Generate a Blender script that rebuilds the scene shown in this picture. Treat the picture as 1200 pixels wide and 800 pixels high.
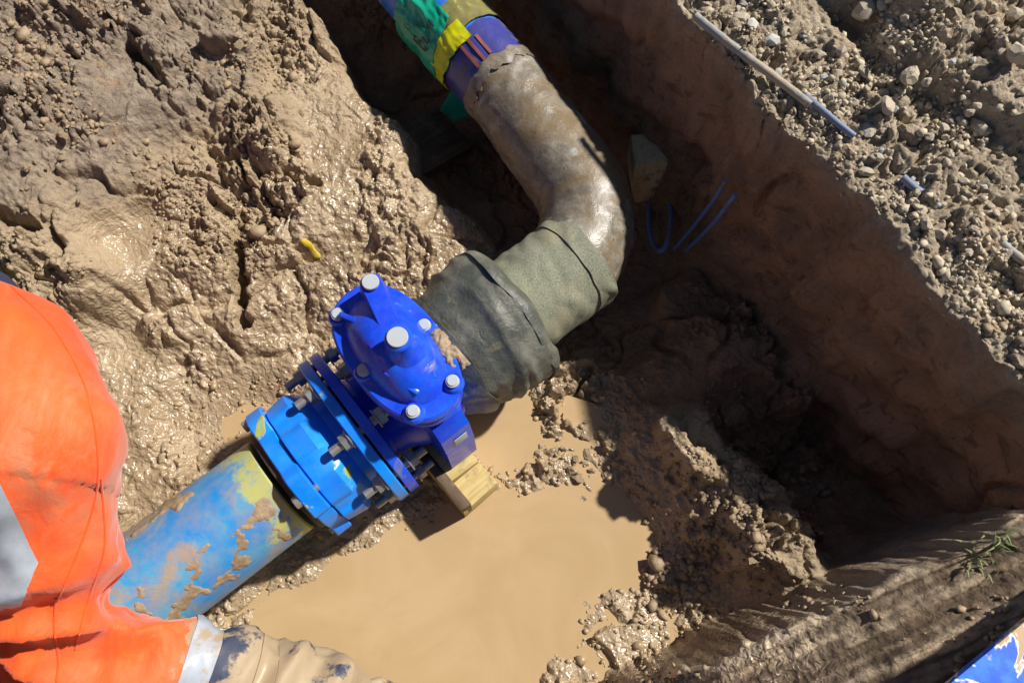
import bpy, bmesh, math, random
import numpy as np
from mathutils import Vector, Matrix, Euler

random.seed(11)
scene = bpy.context.scene
for _o in list(bpy.data.objects):
    bpy.data.objects.remove(_o)

# ------------------------------------------------------------------ camera, sky, sun, exposure
CAM_Z, TILT, FPX = 1.95, math.radians(20.0), 873.0
cam_d = bpy.data.cameras.new('camera')
cam = bpy.data.objects.new('camera', cam_d)
scene.collection.objects.link(cam)
cam.location = (0, 0, CAM_Z)
cam.rotation_euler = (TILT, 0, 0)
cam_d.sensor_width = 36.0
cam_d.lens = 36.0 * FPX / 1200.0
cam_d.clip_start = 0.02
cam_d.clip_end = 200.0
scene.camera = cam

SUN_EL, SUN_AZ = math.radians(46.0), math.atan2(0.88, 0.47)     # azimuth from +Y towards +X
world = bpy.data.worlds.new('World')
scene.world = world
world.use_nodes = True
wn = world.node_tree
sky = wn.nodes.new('ShaderNodeTexSky')
sky.sky_type = 'NISHITA'
sky.sun_disc = False
sky.air_density = 0.8
sky.dust_density = 0.4
sky.sun_elevation = SUN_EL
sky.sun_rotation = SUN_AZ
bg = wn.nodes['Background']
bg.inputs['Strength'].default_value = 0.05
wn.links.new(sky.outputs['Color'], bg.inputs['Color'])
sun_d = bpy.data.lights.new('sun', 'SUN')
sun_d.energy = 5.0
sun_d.angle = math.radians(2.0)
sun_d.color = (1.0, 0.955, 0.88)
sun = bpy.data.objects.new('sun', sun_d)
scene.collection.objects.link(sun)
sdir = Vector((math.sin(SUN_AZ) * math.cos(SUN_EL), math.cos(SUN_AZ) * math.cos(SUN_EL), math.sin(SUN_EL)))
sun.rotation_euler = sdir.to_track_quat('Z', 'Y').to_euler()
sun.location = sdir * 6
scene.view_settings.view_transform = 'Standard'
scene.view_settings.look = 'None'
scene.view_settings.gamma = 1.0
scene.view_settings.use_curve_mapping = False
scene.view_settings.exposure = 0.3

# ------------------------------------------------------------------ layout helper: photograph pixel + height -> place in the world
_ct, _st = math.cos(TILT), math.sin(TILT)
def at(px, py, z):
    rx = px - 600.0
    k = 400.0 - py
    ry = FPX * _st + k * _ct
    rz = -FPX * _ct + k * _st
    t = (z - CAM_Z) / rz
    return Vector((rx * t, ry * t, z))

# ------------------------------------------------------------------ numpy noise
_rs = np.random.RandomState(5)
_P = _rs.permutation(1024).astype(np.int32)
_a = _rs.rand(1024) * 2 * np.pi
_G2 = np.stack([np.cos(_a), np.sin(_a)], 1).astype(np.float32)
_g = _rs.randn(1024, 3); _g /= np.linalg.norm(_g, axis=1)[:, None]
_G3 = _g.astype(np.float32)
_R2 = _rs.rand(1024, 3).astype(np.float32)
def _fade(t): return t * t * t * (t * (t * 6 - 15) + 10)
def gn2(x, y, seed=0):
    x = np.asarray(x, np.float32); y = np.asarray(y, np.float32)
    xi = np.floor(x).astype(np.int32); yi = np.floor(y).astype(np.int32)
    xf = x - xi; yf = y - yi
    u, v = _fade(xf), _fade(yf)
    def corner(dx, dy):
        g = _G2[_P[(_P[(xi + dx + seed * 57) & 1023] + yi + dy) & 1023]]
        return g[..., 0] * (xf - dx) + g[..., 1] * (yf - dy)
    a = corner(0, 0); b = corner(1, 0); c = corner(0, 1); d = corner(1, 1)
    return 1.5 * ((a + (b - a) * u) * (1 - v) + (c + (d - c) * u) * v)
def gn3(x, y, z, seed=0):
    x = np.asarray(x, np.float32); y = np.asarray(y, np.float32); z = np.asarray(z, np.float32)
    xi = np.floor(x).astype(np.int32); yi = np.floor(y).astype(np.int32); zi = np.floor(z).astype(np.int32)
    xf = x - xi; yf = y - yi; zf = z - zi
    u, v, w = _fade(xf), _fade(yf), _fade(zf)
    def corner(dx, dy, dz):
        g = _G3[_P[(_P[(_P[(xi + dx + seed * 57) & 1023] + yi + dy) & 1023] + zi + dz) & 1023]]
        return g[..., 0] * (xf - dx) + g[..., 1] * (yf - dy) + g[..., 2] * (zf - dz)
    def lerp(a, b, t): return a + (b - a) * t
    l0 = lerp(lerp(corner(0, 0, 0), corner(1, 0, 0), u), lerp(corner(0, 1, 0), corner(1, 1, 0), u), v)
    l1 = lerp(lerp(corner(0, 0, 1), corner(1, 0, 1), u), lerp(corner(0, 1, 1), corner(1, 1, 1), u), v)
    return 1.4 * lerp(l0, l1, w)
def worley2(x, y, seed=0):
    """nearest cell distances, a random id and a tilted facet height for that cell"""
    x = np.asarray(x, np.float32); y = np.asarray(y, np.float32)
    xi = np.floor(x).astype(np.int32); yi = np.floor(y).astype(np.int32)
    f1 = np.full(x.shape, 9.0, np.float32); f2 = f1.copy(); cid = np.zeros(x.shape, np.float32); fac = cid.copy()
    for dx in (-1, 0, 1):
        for dy in (-1, 0, 1):
            h = _P[(_P[(xi + dx + seed * 91) & 1023] + yi + dy) & 1023]
            r = _R2[h]; g = _G2[h]
            ox = x - (xi + dx + r[..., 0]); oy = y - (yi + dy + r[..., 1])
            d = np.hypot(ox, oy)
            m = d < f1
            f2 = np.where(m, f1, np.minimum(f2, d))
            cid = np.where(m, r[..., 2], cid)
            fac = np.where(m, g[..., 0] * ox + g[..., 1] * oy, fac)
            f1 = np.where(m, d, f1)
    return f1, f2, cid, fac
def sstep(a, b, x):
    t = np.clip((x - a) / (b - a), 0, 1)
    return t * t * (3 - 2 * t)

# ------------------------------------------------------------------ node material helpers
class NT:
    def __init__(self, name):
        self.m = bpy.data.materials.new(name); self.m.use_nodes = True
        self.t = self.m.node_tree
        self.b = self.t.nodes['Principled BSDF']
        self.tc = None
    def n(self, kind, **kw):
        nd = self.t.nodes.new('ShaderNode' + kind)
        for k, v in kw.items(): setattr(nd, k, v)
        return nd
    def link(self, a, b): self.t.links.new(a, b)
    def coords(self, world=False):
        if world:
            g = self.n('NewGeometry'); return g.outputs['Position']
        if self.tc is None: self.tc = self.n('TexCoord')
        return self.tc.outputs['Object']
    def noise(self, scale, detail=5, rough=0.55, dist=0.0, world=False, stretch=None):
        nd = self.n('TexNoise'); nd.inputs['Scale'].default_value = scale
        nd.inputs['Detail'].default_value = detail; nd.inputs['Roughness'].default_value = rough
        nd.inputs['Distortion'].default_value = dist
        c = self.coords(world)
        if stretch:
            mp = self.n('Mapping'); mp.inputs['Scale'].default_value = stretch
            self.link(c, mp.inputs['Vector']); c = mp.outputs['Vector']
        self.link(c, nd.inputs['Vector'])
        return nd.outputs['Fac']
    def ramp(self, src, lo, hi, a=0.0, b=1.0):
        r = self.n('MapRange'); r.interpolation_type = 'SMOOTHSTEP'
        r.inputs['From Min'].default_value = lo; r.inputs['From Max'].default_value = hi
        r.inputs['To Min'].default_value = a; r.inputs['To Max'].default_value = b
        self.link(src, r.inputs['Value']); return r.outputs['Result']
    def attr(self, name):
        a = self.n('Attribute'); a.attribute_name = name; return a.outputs['Fac']
    def mix(self, fac, a, b):
        x = self.n('Mix'); x.data_type = 'RGBA'
        self._set(x.inputs[0], fac); self._set(x.inputs[6], a); self._set(x.inputs[7], b)
        return x.outputs[2]
    def math(self, op, a, b=0.0):
        x = self.n('Math'); x.operation = op
        self._set(x.inputs[0], a); self._set(x.inputs[1], b); return x.outputs[0]
    def _set(self, sock, v):
        if isinstance(v, bpy.types.NodeSocket): self.link(v, sock)
        elif isinstance(v, tuple): sock.default_value = (v[0], v[1], v[2], 1.0)
        else: sock.default_value = v
    def color(self, v): self._set(self.b.inputs['Base Color'], v)
    def rough(self, v): self._set(self.b.inputs['Roughness'], v)
    def spec(self, v): self._set(self.b.inputs['Specular IOR Level'], v)
    def metal(self, v): self._set(self.b.inputs['Metallic'], v)
    def bump(self, h, strength=0.4, dist=0.004, prev=None):
        b = self.n('Bump'); b.inputs['Strength'].default_value = strength
        b.inputs['Distance'].default_value = dist
        self.link(h, b.inputs['Height'])
        if prev is not None: self.link(prev, b.inputs['Normal'])
        self.link(b.outputs['Normal'], self.b.inputs['Normal'])
        return b.outputs['Normal']

MUD = (0.40, 0.285, 0.165)
MUDD = (0.27, 0.185, 0.105)
M = {}
def dirty(name, base, rough=0.4, mud=MUD, lo=0.55, hi=0.62, scale=9, base2=None, bump=0.25, dust=0.15, metal=0.0, spec=0.5, bscale=120, detail=7, stretch=None, dist=0.6):
    t = NT(name)
    c = base
    if base2: c = t.mix(t.ramp(t.noise(6, 6, 0.65), 0.4, 0.62), base, base2)
    dn = t.ramp(t.noise(22, 6, 0.7), 0.3, 0.8, 0.0, dust * 2)
    c = t.mix(dn, c, mud)
    mk = t.ramp(t.noise(scale, detail, 0.62, dist, stretch=stretch), lo, hi)
    mud_c = t.mix(t.noise(40, 4), tuple(v * 0.8 for v in mud), tuple(min(1, v * 1.12) for v in mud))
    t.color(t.mix(mk, c, mud_c))
    t.rough(t.math('ADD', t.math('MULTIPLY', mk, 0.55 - rough), t.ramp(t.noise(30, 4), 0.2, 0.8, rough - 0.06, rough + 0.12)))
    t.metal(metal); t.spec(spec)
    h = t.math('ADD', t.math('MULTIPLY', mk, 1.0), t.math('MULTIPLY', t.noise(bscale, 4), 0.35))
    t.bump(h, bump, 0.004)
    M[name] = t.m
    return t

# ------------------------------------------------------------------ object helpers
COL = scene.collection
def tag(o, label=None, cat=None, group=None, kind=None):
    if label: o['label'] = label
    if cat: o['category'] = cat
    if group: o['group'] = group
    if kind: o['kind'] = kind
    return o
def empty(name, loc=(0, 0, 0), rz=0.0, rot=None):
    o = bpy.data.objects.new(name, None); COL.objects.link(o)
    o.empty_display_size = 0.05
    o.location = loc; o.rotation_euler = rot if rot else (0, 0, rz)
    return o
def put(name, me, mat, parent=None):
    o = bpy.data.objects.new(name, me); COL.objects.link(o)
    if mat is not None and not me.materials: me.materials.append(mat)
    o.parent = parent
    return o
def finish(me, angle=35):
    me.shade_smooth()
    me.set_sharp_from_angle(angle=math.radians(angle))
    return me
def mk(name, verts, faces, mat, parent=None, angle=35):
    me = bpy.data.meshes.new(name)
    me.from_pydata([tuple(v) for v in verts], [], faces)
    bm = bmesh.new(); bm.from_mesh(me)
    bmesh.ops.recalc_face_normals(bm, faces=bm.faces); bm.to_mesh(me); bm.free()
    finish(me, angle)
    return put(name, me, mat, parent)
def bm_obj(name, bm, mat, parent=None, angle=35):
    me = bpy.data.meshes.new(name); bm.to_mesh(me); bm.free()
    finish(me, angle)
    return put(name, me, mat, parent)
def np_mesh(name, V, F):
    me = bpy.data.meshes.new(name)
    n, k = F.shape
    me.vertices.add(len(V)); me.vertices.foreach_set('co', np.ascontiguousarray(V, np.float32).ravel())
    me.loops.add(n * k); me.loops.foreach_set('vertex_index', np.ascontiguousarray(F, np.int32).ravel())
    me.polygons.add(n); me.polygons.foreach_set('loop_start', np.arange(0, n * k, k, dtype=np.int32))
    me.update(calc_edges=True)
    return me
def set_attr(me, name, arr):
    a = me.attributes.new(name, 'FLOAT', 'POINT'); a.data.foreach_set('value', np.ascontiguousarray(arr, np.float32).ravel())
def lathe_vf(prof, n=64, fn=None, t0=0.0, t1=2 * math.pi, caps=True):
    """profile of (x, r) turned about local X; fn(x, theta, r) -> new (x, r)"""
    full = abs(t1 - t0 - 2 * math.pi) < 1e-6
    V, F = [], []
    cnt = n if full else n + 1
    for (x, r) in prof:
        for j in range(cnt):
            th = t0 + (t1 - t0) * j / n
            xx, rr = (x, r) if fn is None else fn(x, th, r)
            V.append((xx, rr * math.cos(th), rr * math.sin(th)))
    m = len(prof)
    for i in range(m - 1):
        for j in range(n):
            j2 = (j + 1) % cnt
            F.append((i * cnt + j, i * cnt + j2, (i + 1) * cnt + j2, (i + 1) * cnt + j))
    if full and caps:
        F.append(tuple(range(cnt))[::-1]); F.append(tuple((m - 1) * cnt + j for j in range(cnt)))
    return V, F
def lathe(name, prof, mat, parent=None, n=64, fn=None, t0=0.0, t1=2 * math.pi, caps=True, angle=35):
    V, F = lathe_vf(prof, n, fn, t0, t1, caps)
    return mk(name, V, F, mat, parent, angle)
def fine_prof(x0, x1, r, step=0.006):
    k = max(2, int((x1 - x0) / step))
    return [(x0 + (x1 - x0) * i / k, r) for i in range(k + 1)]
def shell(name, prof, mat, parent, thick=0.003, n=64, fn=None, t0=0.0, t1=2 * math.pi, angle=35):
    o = lathe(name, prof, mat, parent, n, fn, t0, t1, caps=False, angle=angle)
    bm = bmesh.new(); bm.from_mesh(o.data)
    bmesh.ops.solidify(bm, geom=bm.faces[:], thickness=thick)
    bmesh.ops.recalc_face_normals(bm, faces=bm.faces)
    bm.to_mesh(o.data); bm.free(); finish(o.data, angle)
    return o
def box_bm(size, bevel=0.003, seg=2, center=(0, 0, 0), wob=0.0):
    bm = bmesh.new()
    bmesh.ops.create_cube(bm, size=1.0)
    for v in bm.verts:
        v.co = Vector((v.co.x * size[0] + center[0], v.co.y * size[1] + center[1], v.co.z * size[2] + center[2]))
        if wob: v.co += Vector((random.uniform(-wob, wob), random.uniform(-wob, wob), random.uniform(-wob, wob)))
    if bevel: bmesh.ops.bevel(bm, geom=bm.edges[:], offset=bevel, segments=seg, affect='EDGES', profile=0.6)
    return bm
def box(name, size, mat, parent=None, bevel=0.003, center=(0, 0, 0), wob=0.0):
    return bm_obj(name, box_bm(size, bevel, 2, center, wob), mat, parent)
def loft(name, rings, mat, parent=None, angle=40):
    n = len(rings[0]); V = [p for r in rings for p in r]; F = []
    for i in range(len(rings) - 1):
        for j in range(n):
            j2 = (j + 1) % n
            F.append((i * n + j, i * n + j2, (i + 1) * n + j2, (i + 1) * n + j))
    F.append(tuple(range(n))[::-1]); F.append(tuple((len(rings) - 1) * n + j for j in range(n)))
    return mk(name, V, F, mat, parent, angle)
def oval(a, b, z, p=2.3, n=64, cx=0.0, cy=0.0):
    out = []
    for j in range(n):
        t = 2 * math.pi * j / n
        c, s = math.cos(t), math.sin(t)
        out.append((cx + a * math.copysign(abs(c) ** (2 / p), c), cy + b * math.copysign(abs(s) ** (2 / p), s), z))
    return out
def tube_vf(path, radius, n=24, caps=True, fn=None):
    P = [Vector(p) for p in path]
    V, F = [], []
    up = Vector((0, 0, 1))
    for i, p in enumerate(P):
        t = (P[min(i + 1, len(P) - 1)] - P[max(i - 1, 0)]).normalized()
        if abs(t.z) > 0.95: up = Vector((0, 1, 0))
        s = t.cross(up).normalized(); w = s.cross(t).normalized()
        r = radius[i] if isinstance(radius, (list, tuple)) else radius
        for j in range(n):
            th = 2 * math.pi * j / n
            rr = r if fn is None else fn(i, th, r)
            V.append(p + s * (rr * math.cos(th)) + w * (rr * math.sin(th)))
    for i in range(len(P) - 1):
        for j in range(n):
            j2 = (j + 1) % n
            F.append((i * n + j, i * n + j2, (i + 1) * n + j2, (i + 1) * n + j))
    if caps:
        F.append(tuple(range(n))[::-1]); F.append(tuple((len(P) - 1) * n + j for j in range(n)))
    return V, F
def tube(name, path, radius, mat, parent=None, n=16, fn=None, angle=50):
    V, F = tube_vf(path, radius, n, True, fn)
    return mk(name, V, F, mat, parent, angle)
def catmull(pts, k=8):
    P = [Vector(p) for p in pts]; P = [P[0] * 2 - P[1]] + P + [P[-1] * 2 - P[-2]]
    out = []
    for i in range(1, len(P) - 2):
        for j in range(k):
            t = j / k
            a, b, c, d = P[i - 1], P[i], P[i + 1], P[i + 2]
            out.append(0.5 * ((2 * b) + (c - a) * t + (2 * a - 5 * b + 4 * c - d) * t * t + (3 * b - a - 3 * c + d) * t ** 3))
    out.append(P[-2]); return out
from mathutils import noise as _mn
def n1(x, y, z, seed=0): return 1.3 * _mn.noise(Vector((x + seed * 7.31, y + seed * 3.17, z - seed * 5.73)))

# ================================================================== GROUND
UX, UY = 0.8486, 0.5290            # across the trench, towards the high bank
VX, VY = 0.5290, -0.8486           # along the bank
RIM_U = 1.006
def seg(a, b, step):
    k = int(round((b - a) / step)); return list(np.linspace(a, b, k, endpoint=False))
def far(a, b, k):
    return [a + (b - a) * (i / k) ** 3 for i in range(1, k + 1)]
STEP = 0.0031
us = far(-1.2, -12, 24)[::-1] + seg(-1.2, 0.93, STEP) + seg(0.93, 1.06, 0.0011) + seg(1.06, 1.75, STEP) + [1.75] + far(1.75, 13, 24)
vs = far(-2.15, -12, 24)[::-1] + seg(-2.15, 0.72, STEP) + [0.72] + far(0.72, 12, 24)
us = np.array(us, np.float32); vs = np.array(vs, np.float32)
NU, NV = len(us), len(vs)
Ug, Vg = np.meshgrid(us, vs, indexing='ij')
wig = 0.030 * gn2(vs * 2.6, vs * 0 + 3.3, 3) + 0.022 * gn2(vs * 7.0, vs * 0 + 1.3, 4) + 0.010 * gn2(vs * 22.0, vs * 0 + 8.3, 4)
wfall = np.exp(-((us - RIM_U) / 0.16) ** 2)
Uw = Ug + wfall[:, None] * wig[None, :]
X = Uw * UX + Vg * VX
Y = Uw * UY + Vg * VY
# control places: photograph pixel, height, lumpiness, wetness
CP = [
 # pool bed
 (600,520,-.05,.0,1),(680,540,-.05,.0,1),(730,600,-.05,.0,1),(560,600,-.06,.0,1),(640,640,-.07,.0,1),(480,650,-.06,.0,1),
 (420,690,-.06,.0,1),(560,700,-.07,.0,1),(660,720,-.05,.1,1),(740,650,-.05,.0,1),(380,740,-.06,.0,1),(480,760,-.07,.0,1),
 (320,735,-.04,.0,1),(600,780,-.05,.0,1),(560,820,-.06,.0,1),(420,820,-.06,.0,1),(700,650,-.04,.1,1),(300,800,-.05,0,1),
 (815,738,-.07,.0,1),(780,770,-.02,.1,1),(590,490,-.03,.1,1),(640,590,-.05,0,1),
 # shore and fingers of mud
 (655,470,.03,.8,1),(690,500,.02,.8,1),(670,540,0.040,.8,1),(640,572,0.024,.7,1),(612,585,0.014,.5,1),(705,470,.03,.8,.8),
 (690,690,0.004,.5,1),(715,725,0.010,.5,1),(690,760,0.010,.6,1),(665,790,0.014,.6,1),(735,770,0.012,.6,1),(805,690,.035,.8,1),
 (775,720,0.026,.7,1),(790,655,.02,.6,1),(840,715,.045,.7,1),(848,750,.03,.7,1),
 (560,560,.015,.6,1),(520,590,.012,.6,1),(440,615,.02,.7,1),(400,640,.012,.7,1),(350,670,.012,.6,1),(300,700,.012,.6,1),
 (255,725,.012,.6,1),(480,605,.012,.6,1),(230,750,.015,.5,1),
 # beneath the pipe line
 (200,660,.03,.4,1),(330,570,.03,.4,1),(430,500,.02,.4,1),(500,450,.02,.4,1),(560,400,.03,.4,1),(620,340,.02,.4,1),
 # left bank, rising away from the pipe
 (270,480,-.006,.12,1),(235,495,.006,.2,1),(300,465,-.006,.12,1),(320,420,.05,.7,1),(250,430,.06,.9,1),(370,400,.05,.3,1),(375,410,.03,.1,1),
 (170,560,.05,.7,1),(180,610,.05,.7,1),(130,500,.08,.6,1),(160,425,.08,.15,1),(120,440,.09,.2,1),(210,370,.12,.9,1),
 (290,360,.12,1,1),(350,340,.11,.9,1),(430,310,.10,.8,1),(480,290,.12,.7,1),(520,270,.12,.7,1),(545,300,.08,.7,1),
 (440,360,.07,.5,1),(190,260,.19,.15,1),(165,285,.18,.2,1),(240,290,.17,.8,1),(290,265,.17,1.2,.9),(350,230,.20,1,1),(390,250,.18,.8,1),
 (430,220,.17,.7,1),(470,245,.16,.7,1),(400,180,.19,.6,1),(440,170,.16,.6,1),(380,130,.20,.6,.8),(350,90,.23,.6,.8),
 (330,30,.26,.7,.6),(300,130,.27,.9,.6),(250,60,.31,1.1,.3),(170,80,.34,1.1,.3),(130,110,.36,.45,.25),(110,140,.36,.4,.25),(60,60,.40,1.0,.2),(20,20,.43,1.0,.2),
 (30,150,.38,1.0,.3),(40,230,.35,1.0,.5),(110,210,.29,1.1,.4),(170,200,.26,1.1,.4),(230,200,.24,1,.7),(60,300,.28,.9,.7),
 (10,300,.31,.9,.6),(20,400,.22,.8,.8),(0,500,.16,.7,.8),(0,650,.12,.6,.9),(-100,400,.3,.8,.6),(-150,600,.2,.6,.8),(-100,200,.43,1,.4),(-60,-40,.46,1,.2),(200,-60,.36,1,.3),
 # dug out hollow beside and under the upper pipe (in shade)
 (420,30,-.02,.5,.5),(450,80,-.06,.5,.5),(480,130,-.06,.5,.5),(530,180,-.05,.6,.5),(560,230,-.04,.6,.5),(600,270,-.02,.5,.6),
 (610,200,-.05,.5,.5),(540,90,-.06,.5,.5),(470,0,-.04,.5,.5),(440,-60,-.02,.5,.5),(520,-60,-.04,.5,.5),(650,60,-.04,.4,.4),(700,100,-.03,.4,.4),(620,20,-.04,.4,.4),(640,130,-.04,.4,.4),(600,-60,-.02,.4,.4),
 (720,180,-.02,.4,.4),(790,250,.02,.6,.4),(850,280,.05,.6,.4),(760,300,-.05,.5,.4),(700,330,-.05,.5,.5),(680,400,-.03,.6,.7),(740,400,-.02,.7,.4),
 (820,360,.04,.8,.3),(880,380,.08,.8,.3),(930,430,.07,.8,.3),(800,430,.06,.9,.4),(760,470,.03,.9,.5),
 # broken ridge, hole behind it
 (785,500,0.200,.9,.7),(810,530,0.250,.9,.7),(840,565,0.230,1,.7),(860,590,0.190,1,.7),(745,520,0.010,.8,.8),(765,560,0.000,.8,.8),(790,600,0.015,.7,.8),(800,580,0.030,.7,.8),
 (820,620,0.050,.9,.6),(870,620,0.240,1.1,.6),(910,640,0.250,1.1,.5),(940,660,0.220,1,.5),(850,650,0.090,1,.7),(880,690,0.120,.9,.7),
 (880,500,-.02,.7,.3),(930,540,-.06,.8,.3),(980,580,-.08,.8,.3),(1010,620,-.06,.7,.3),(1080,610,.02,.7,.3),(960,620,-.02,.9,.3),(985,655,.02,.6,.3),(1050,600,-.06,.6,.3),(1060,560,-.04,.6,.3),
 (780,548,.01,.6,.9),(800,640,.012,.6,1),(828,655,.04,.7,.9),(845,685,.05,.7,.9),
 # cut ramp at the end of the trench
 (770,810,0.027,.7,1),(830,800,0.072,.6,.8),(860,760,0.063,.7,.8),(900,740,0.117,.5,.6),(950,720,0.162,.45,.5),(1005,690,0.207,.4,.4),(1060,660,0.252,.35,.35),(1120,630,0.297,.35,.3),
 (1200,590,0.360,.35,.3),(1270,560,0.405,.35,.3),(940,790,0.162,.5,.5),(1000,760,0.207,.45,.4),(1060,730,0.261,.4,.35),(1130,690,0.315,.4,.3),(1200,650,0.369,.4,.3),
 (1010,810,0.234,.5,.4),(1080,790,0.288,.5,.3),(1140,750,0.342,.55,.3),(1200,710,0.396,.6,.3),(1130,800,0.342,.5,.3),(1200,760,0.414,.4,.3),(1260,720,0.450,.5,.3),(1180,850,0.405,.5,.3),(1050,860,0.288,.5,.3),(900,860,0.162,.5,.5),
]
cx = np.array([[*at(c[0], c[1], c[2]), c[3], c[4]] for c in CP], np.float32)
extra = np.array([(-2.6, .6, .55, .8, .3), (-2.4, 2.0, .6, .8, .3), (-1.2, 3.2, .55, .8, .3), (-2.2, -.6, .5, .7, .5), (-1.2, -.9, .5, .7, .5), (-.4, -.75, .5, .6, .5),
                  (.3, -.75, .5, .6, .5), (1.0, -.9, .62, .6, .3), (-4, 0, .62, .6, .3), (-3, 4, .62, .6, .3), (0, -3, .62, .6, .3), (3, -3, .64, .6, .3), (0, 5, .5, .6, .3), (-.5, 3.0, .3, .6, .3), (-4, -4, .62, .6, .3)], np.float32)
cx = np.concatenate([cx, extra])
def control_grid():
    g = np.linspace(-4, 4, 560).astype(np.float32)
    Xp, Yp = np.meshgrid(g, g, indexing='ij')
    wsum = np.zeros(Xp.shape, np.float32) + 1e-12
    acc = [np.zeros(Xp.shape, np.float32) for _ in range(3)]
    for (x, y, z, l, w) in cx:
        d2 = (Xp - x) ** 2 + (Yp - y) ** 2
        wt = np.exp(-d2 / (2 * 0.055 ** 2)) + 0.004 * np.exp(-d2 / (2 * 0.16 ** 2)) + 1e-5 / (0.05 + d2) ** 2 * 0.02
        wsum += wt
        for k, q in enumerate((z, l, w)): acc[k] += wt * q
    return [a / wsum for a in acc]
_cg = control_grid()
def control(Xp, Yp):
    fx = np.clip((Xp + 4) / 8 * 559, 0, 558.99); fy = np.clip((Yp + 4) / 8 * 559, 0, 558.99)
    i = fx.astype(np.int32); j = fy.astype(np.int32); a = fx - i; b = fy - j
    return [(g[i, j] * (1 - a) + g[i + 1, j] * a) * (1 - b) + (g[i, j + 1] * (1 - a) + g[i + 1, j + 1] * a) * b for g in _cg]
wxo = X + 0.018 * gn2(X * 9, Y * 9, 21); wyo = Y + 0.018 * gn2(X * 9, Y * 9, 22)
Zf, lump, wet = control(wxo, wyo)
bank = sstep(RIM_U - 0.055, RIM_U + 0.012, Ug)              # 0 in the trench, 1 on the high bank
fade_far = 1 - sstep(2.2, 4.0, np.hypot(X, Y - 0.6))
# floor lumps
wx = X + 0.014 * gn2(X * 24, Y * 24, 31); wy = Y + 0.014 * gn2(X * 24, Y * 24, 32)
A1, A2, Ai, Af = worley2(wx * 13, wy * 13, 1)
B1, B2, Bi, Bf = worley2(wx * 30 + 5, wy * 30, 2)
C1, C2, Ci, Cf = worley2(wx * 66, wy * 66 + 9, 3)
def dome(f, i, k=0.75): return np.sqrt(np.clip(1 - (f / k) ** 2, 0, 1)) * (0.25 + 0.75 * i)
def facet(f1, f2, i, fa, tilt=1.1): return ((i - 0.4) + tilt * fa) * sstep(0.0, 0.16, f2 - f1) - 0.35 * (1 - sstep(0, 0.12, f2 - f1))
mA = sstep(-0.25, 0.35, gn2(X * 3.1, Y * 3.1, 41)); mB = sstep(-0.35, 0.25, gn2(X * 4.7, Y * 4.7, 42)); mC = sstep(-0.35, 0.2, gn2(X * 6, Y * 6, 43))
crev = np.clip(1 - np.abs(gn2(wx * 5.2 + 0.5 * gn2(X * 15, Y * 15, 51), wy * 5.2, 52)) * 6, 0, 1) * sstep(0.1, 0.45, gn2(X * 3.4, Y * 3.4, 53))
b1 = np.abs(gn2(wx * 17, wy * 17, 64)); b2 = np.abs(gn2(wx * 38, wy * 38, 65)); b3 = np.abs(gn2(wx * 80, wy * 80, 66))
b4 = np.abs(gn2(X * 150, Y * 150, 67))
billow = 0.030 * (b1 - .25) + 0.021 * (b2 - .25) * (0.4 + mB) + 0.011 * (b3 - .25) * (0.4 + mC) + 0.005 * (b4 - .25) * (0.3 + mC)
fl = (0.026 * gn2(X * 4.2, Y * 4.2, 61) + 0.018 * gn2(wx * 10, wy * 10, 62) + billow
      + 0.028 * (dome(A1, Ai) - 0.35) * mA + 0.014 * (dome(B1, Bi) - 0.3) * mB + 0.006 * dome(C1, Ci) * mC - 0.05 * crev)
D1, D2, Di, Df = worley2(X * 5.2 + 0.25 * gn2(X * 9, Y * 9, 33), Y * 5.2 + 0.25 * gn2(X * 9, Y * 9, 34), 4)
slab = 0.060 * facet(D1, D2, Di, Df, 0.9) * sstep(-.2, .3, gn2(X * 1.7, Y * 1.7, 44))
calm = 0.22 + 1.0 * sstep(-0.22, 0.30, gn2(X * 3.6 + 7, Y * 3.6, 45))
# dry clay breaks into angular flakes
dry = np.clip(1.15 - wet, 0, 1)
rub = 0.022 * facet(A1, A2, Ai, Af) * mA + 0.015 * facet(B1, B2, Bi, Bf) * (0.35 + 0.65 * mB) + 0.008 * facet(C1, C2, Ci, Cf) * mC
fl = fl * (1 - 0.30 * dry) + np.clip(dry, .38, 1) * rub * 1.7
fl = fl * calm + slab * 0.75
# furrows dragged along the cut ramp by the digger bucket
rp = at(1010, 676, .41); rd = (at(1200, 587, .51) - rp); rd.z = 0; rd.normalize()
rq = (X - rp.x) * rd.y - (Y - rp.y) * rd.x                     # across the furrows
rl = (X - rp.x) * rd.x + (Y - rp.y) * rd.y
rqn = rq + 0.012 * gn2(X * 14, Y * 14, 86) + 0.006 * gn2(X * 40, Y * 40, 87)
ramp = sstep(-0.012, 0.03, rqn) * sstep(-0.62, -0.30, rl) * (1 - bank) * (1 - sstep(0.55, 0.75, rq))
pA, pB, pC = at(1010, 676, .41), at(1200, 587, .51), at(1130, 800, .50)
pn = (pB - pA).cross(pC - pA)
Zr = pA.z - ((X - pA.x) * pn.x + (Y - pA.y) * pn.y) / pn.z
fur = 0.040 * (.35 - np.abs(gn2(rl * .8, rq * 13, 81))) + 0.024 * (.3 - np.abs(gn2(rl * 1.6, rq * 30, 82))) + 0.012 * gn2(rl * 3, rq * 62, 85) + 0.004 * gn2(rl * 6, rq * 110, 83)
furm = 0.55 + 0.45 * sstep(-.3, .3, gn2(X * 5, Y * 5, 84))
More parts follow.
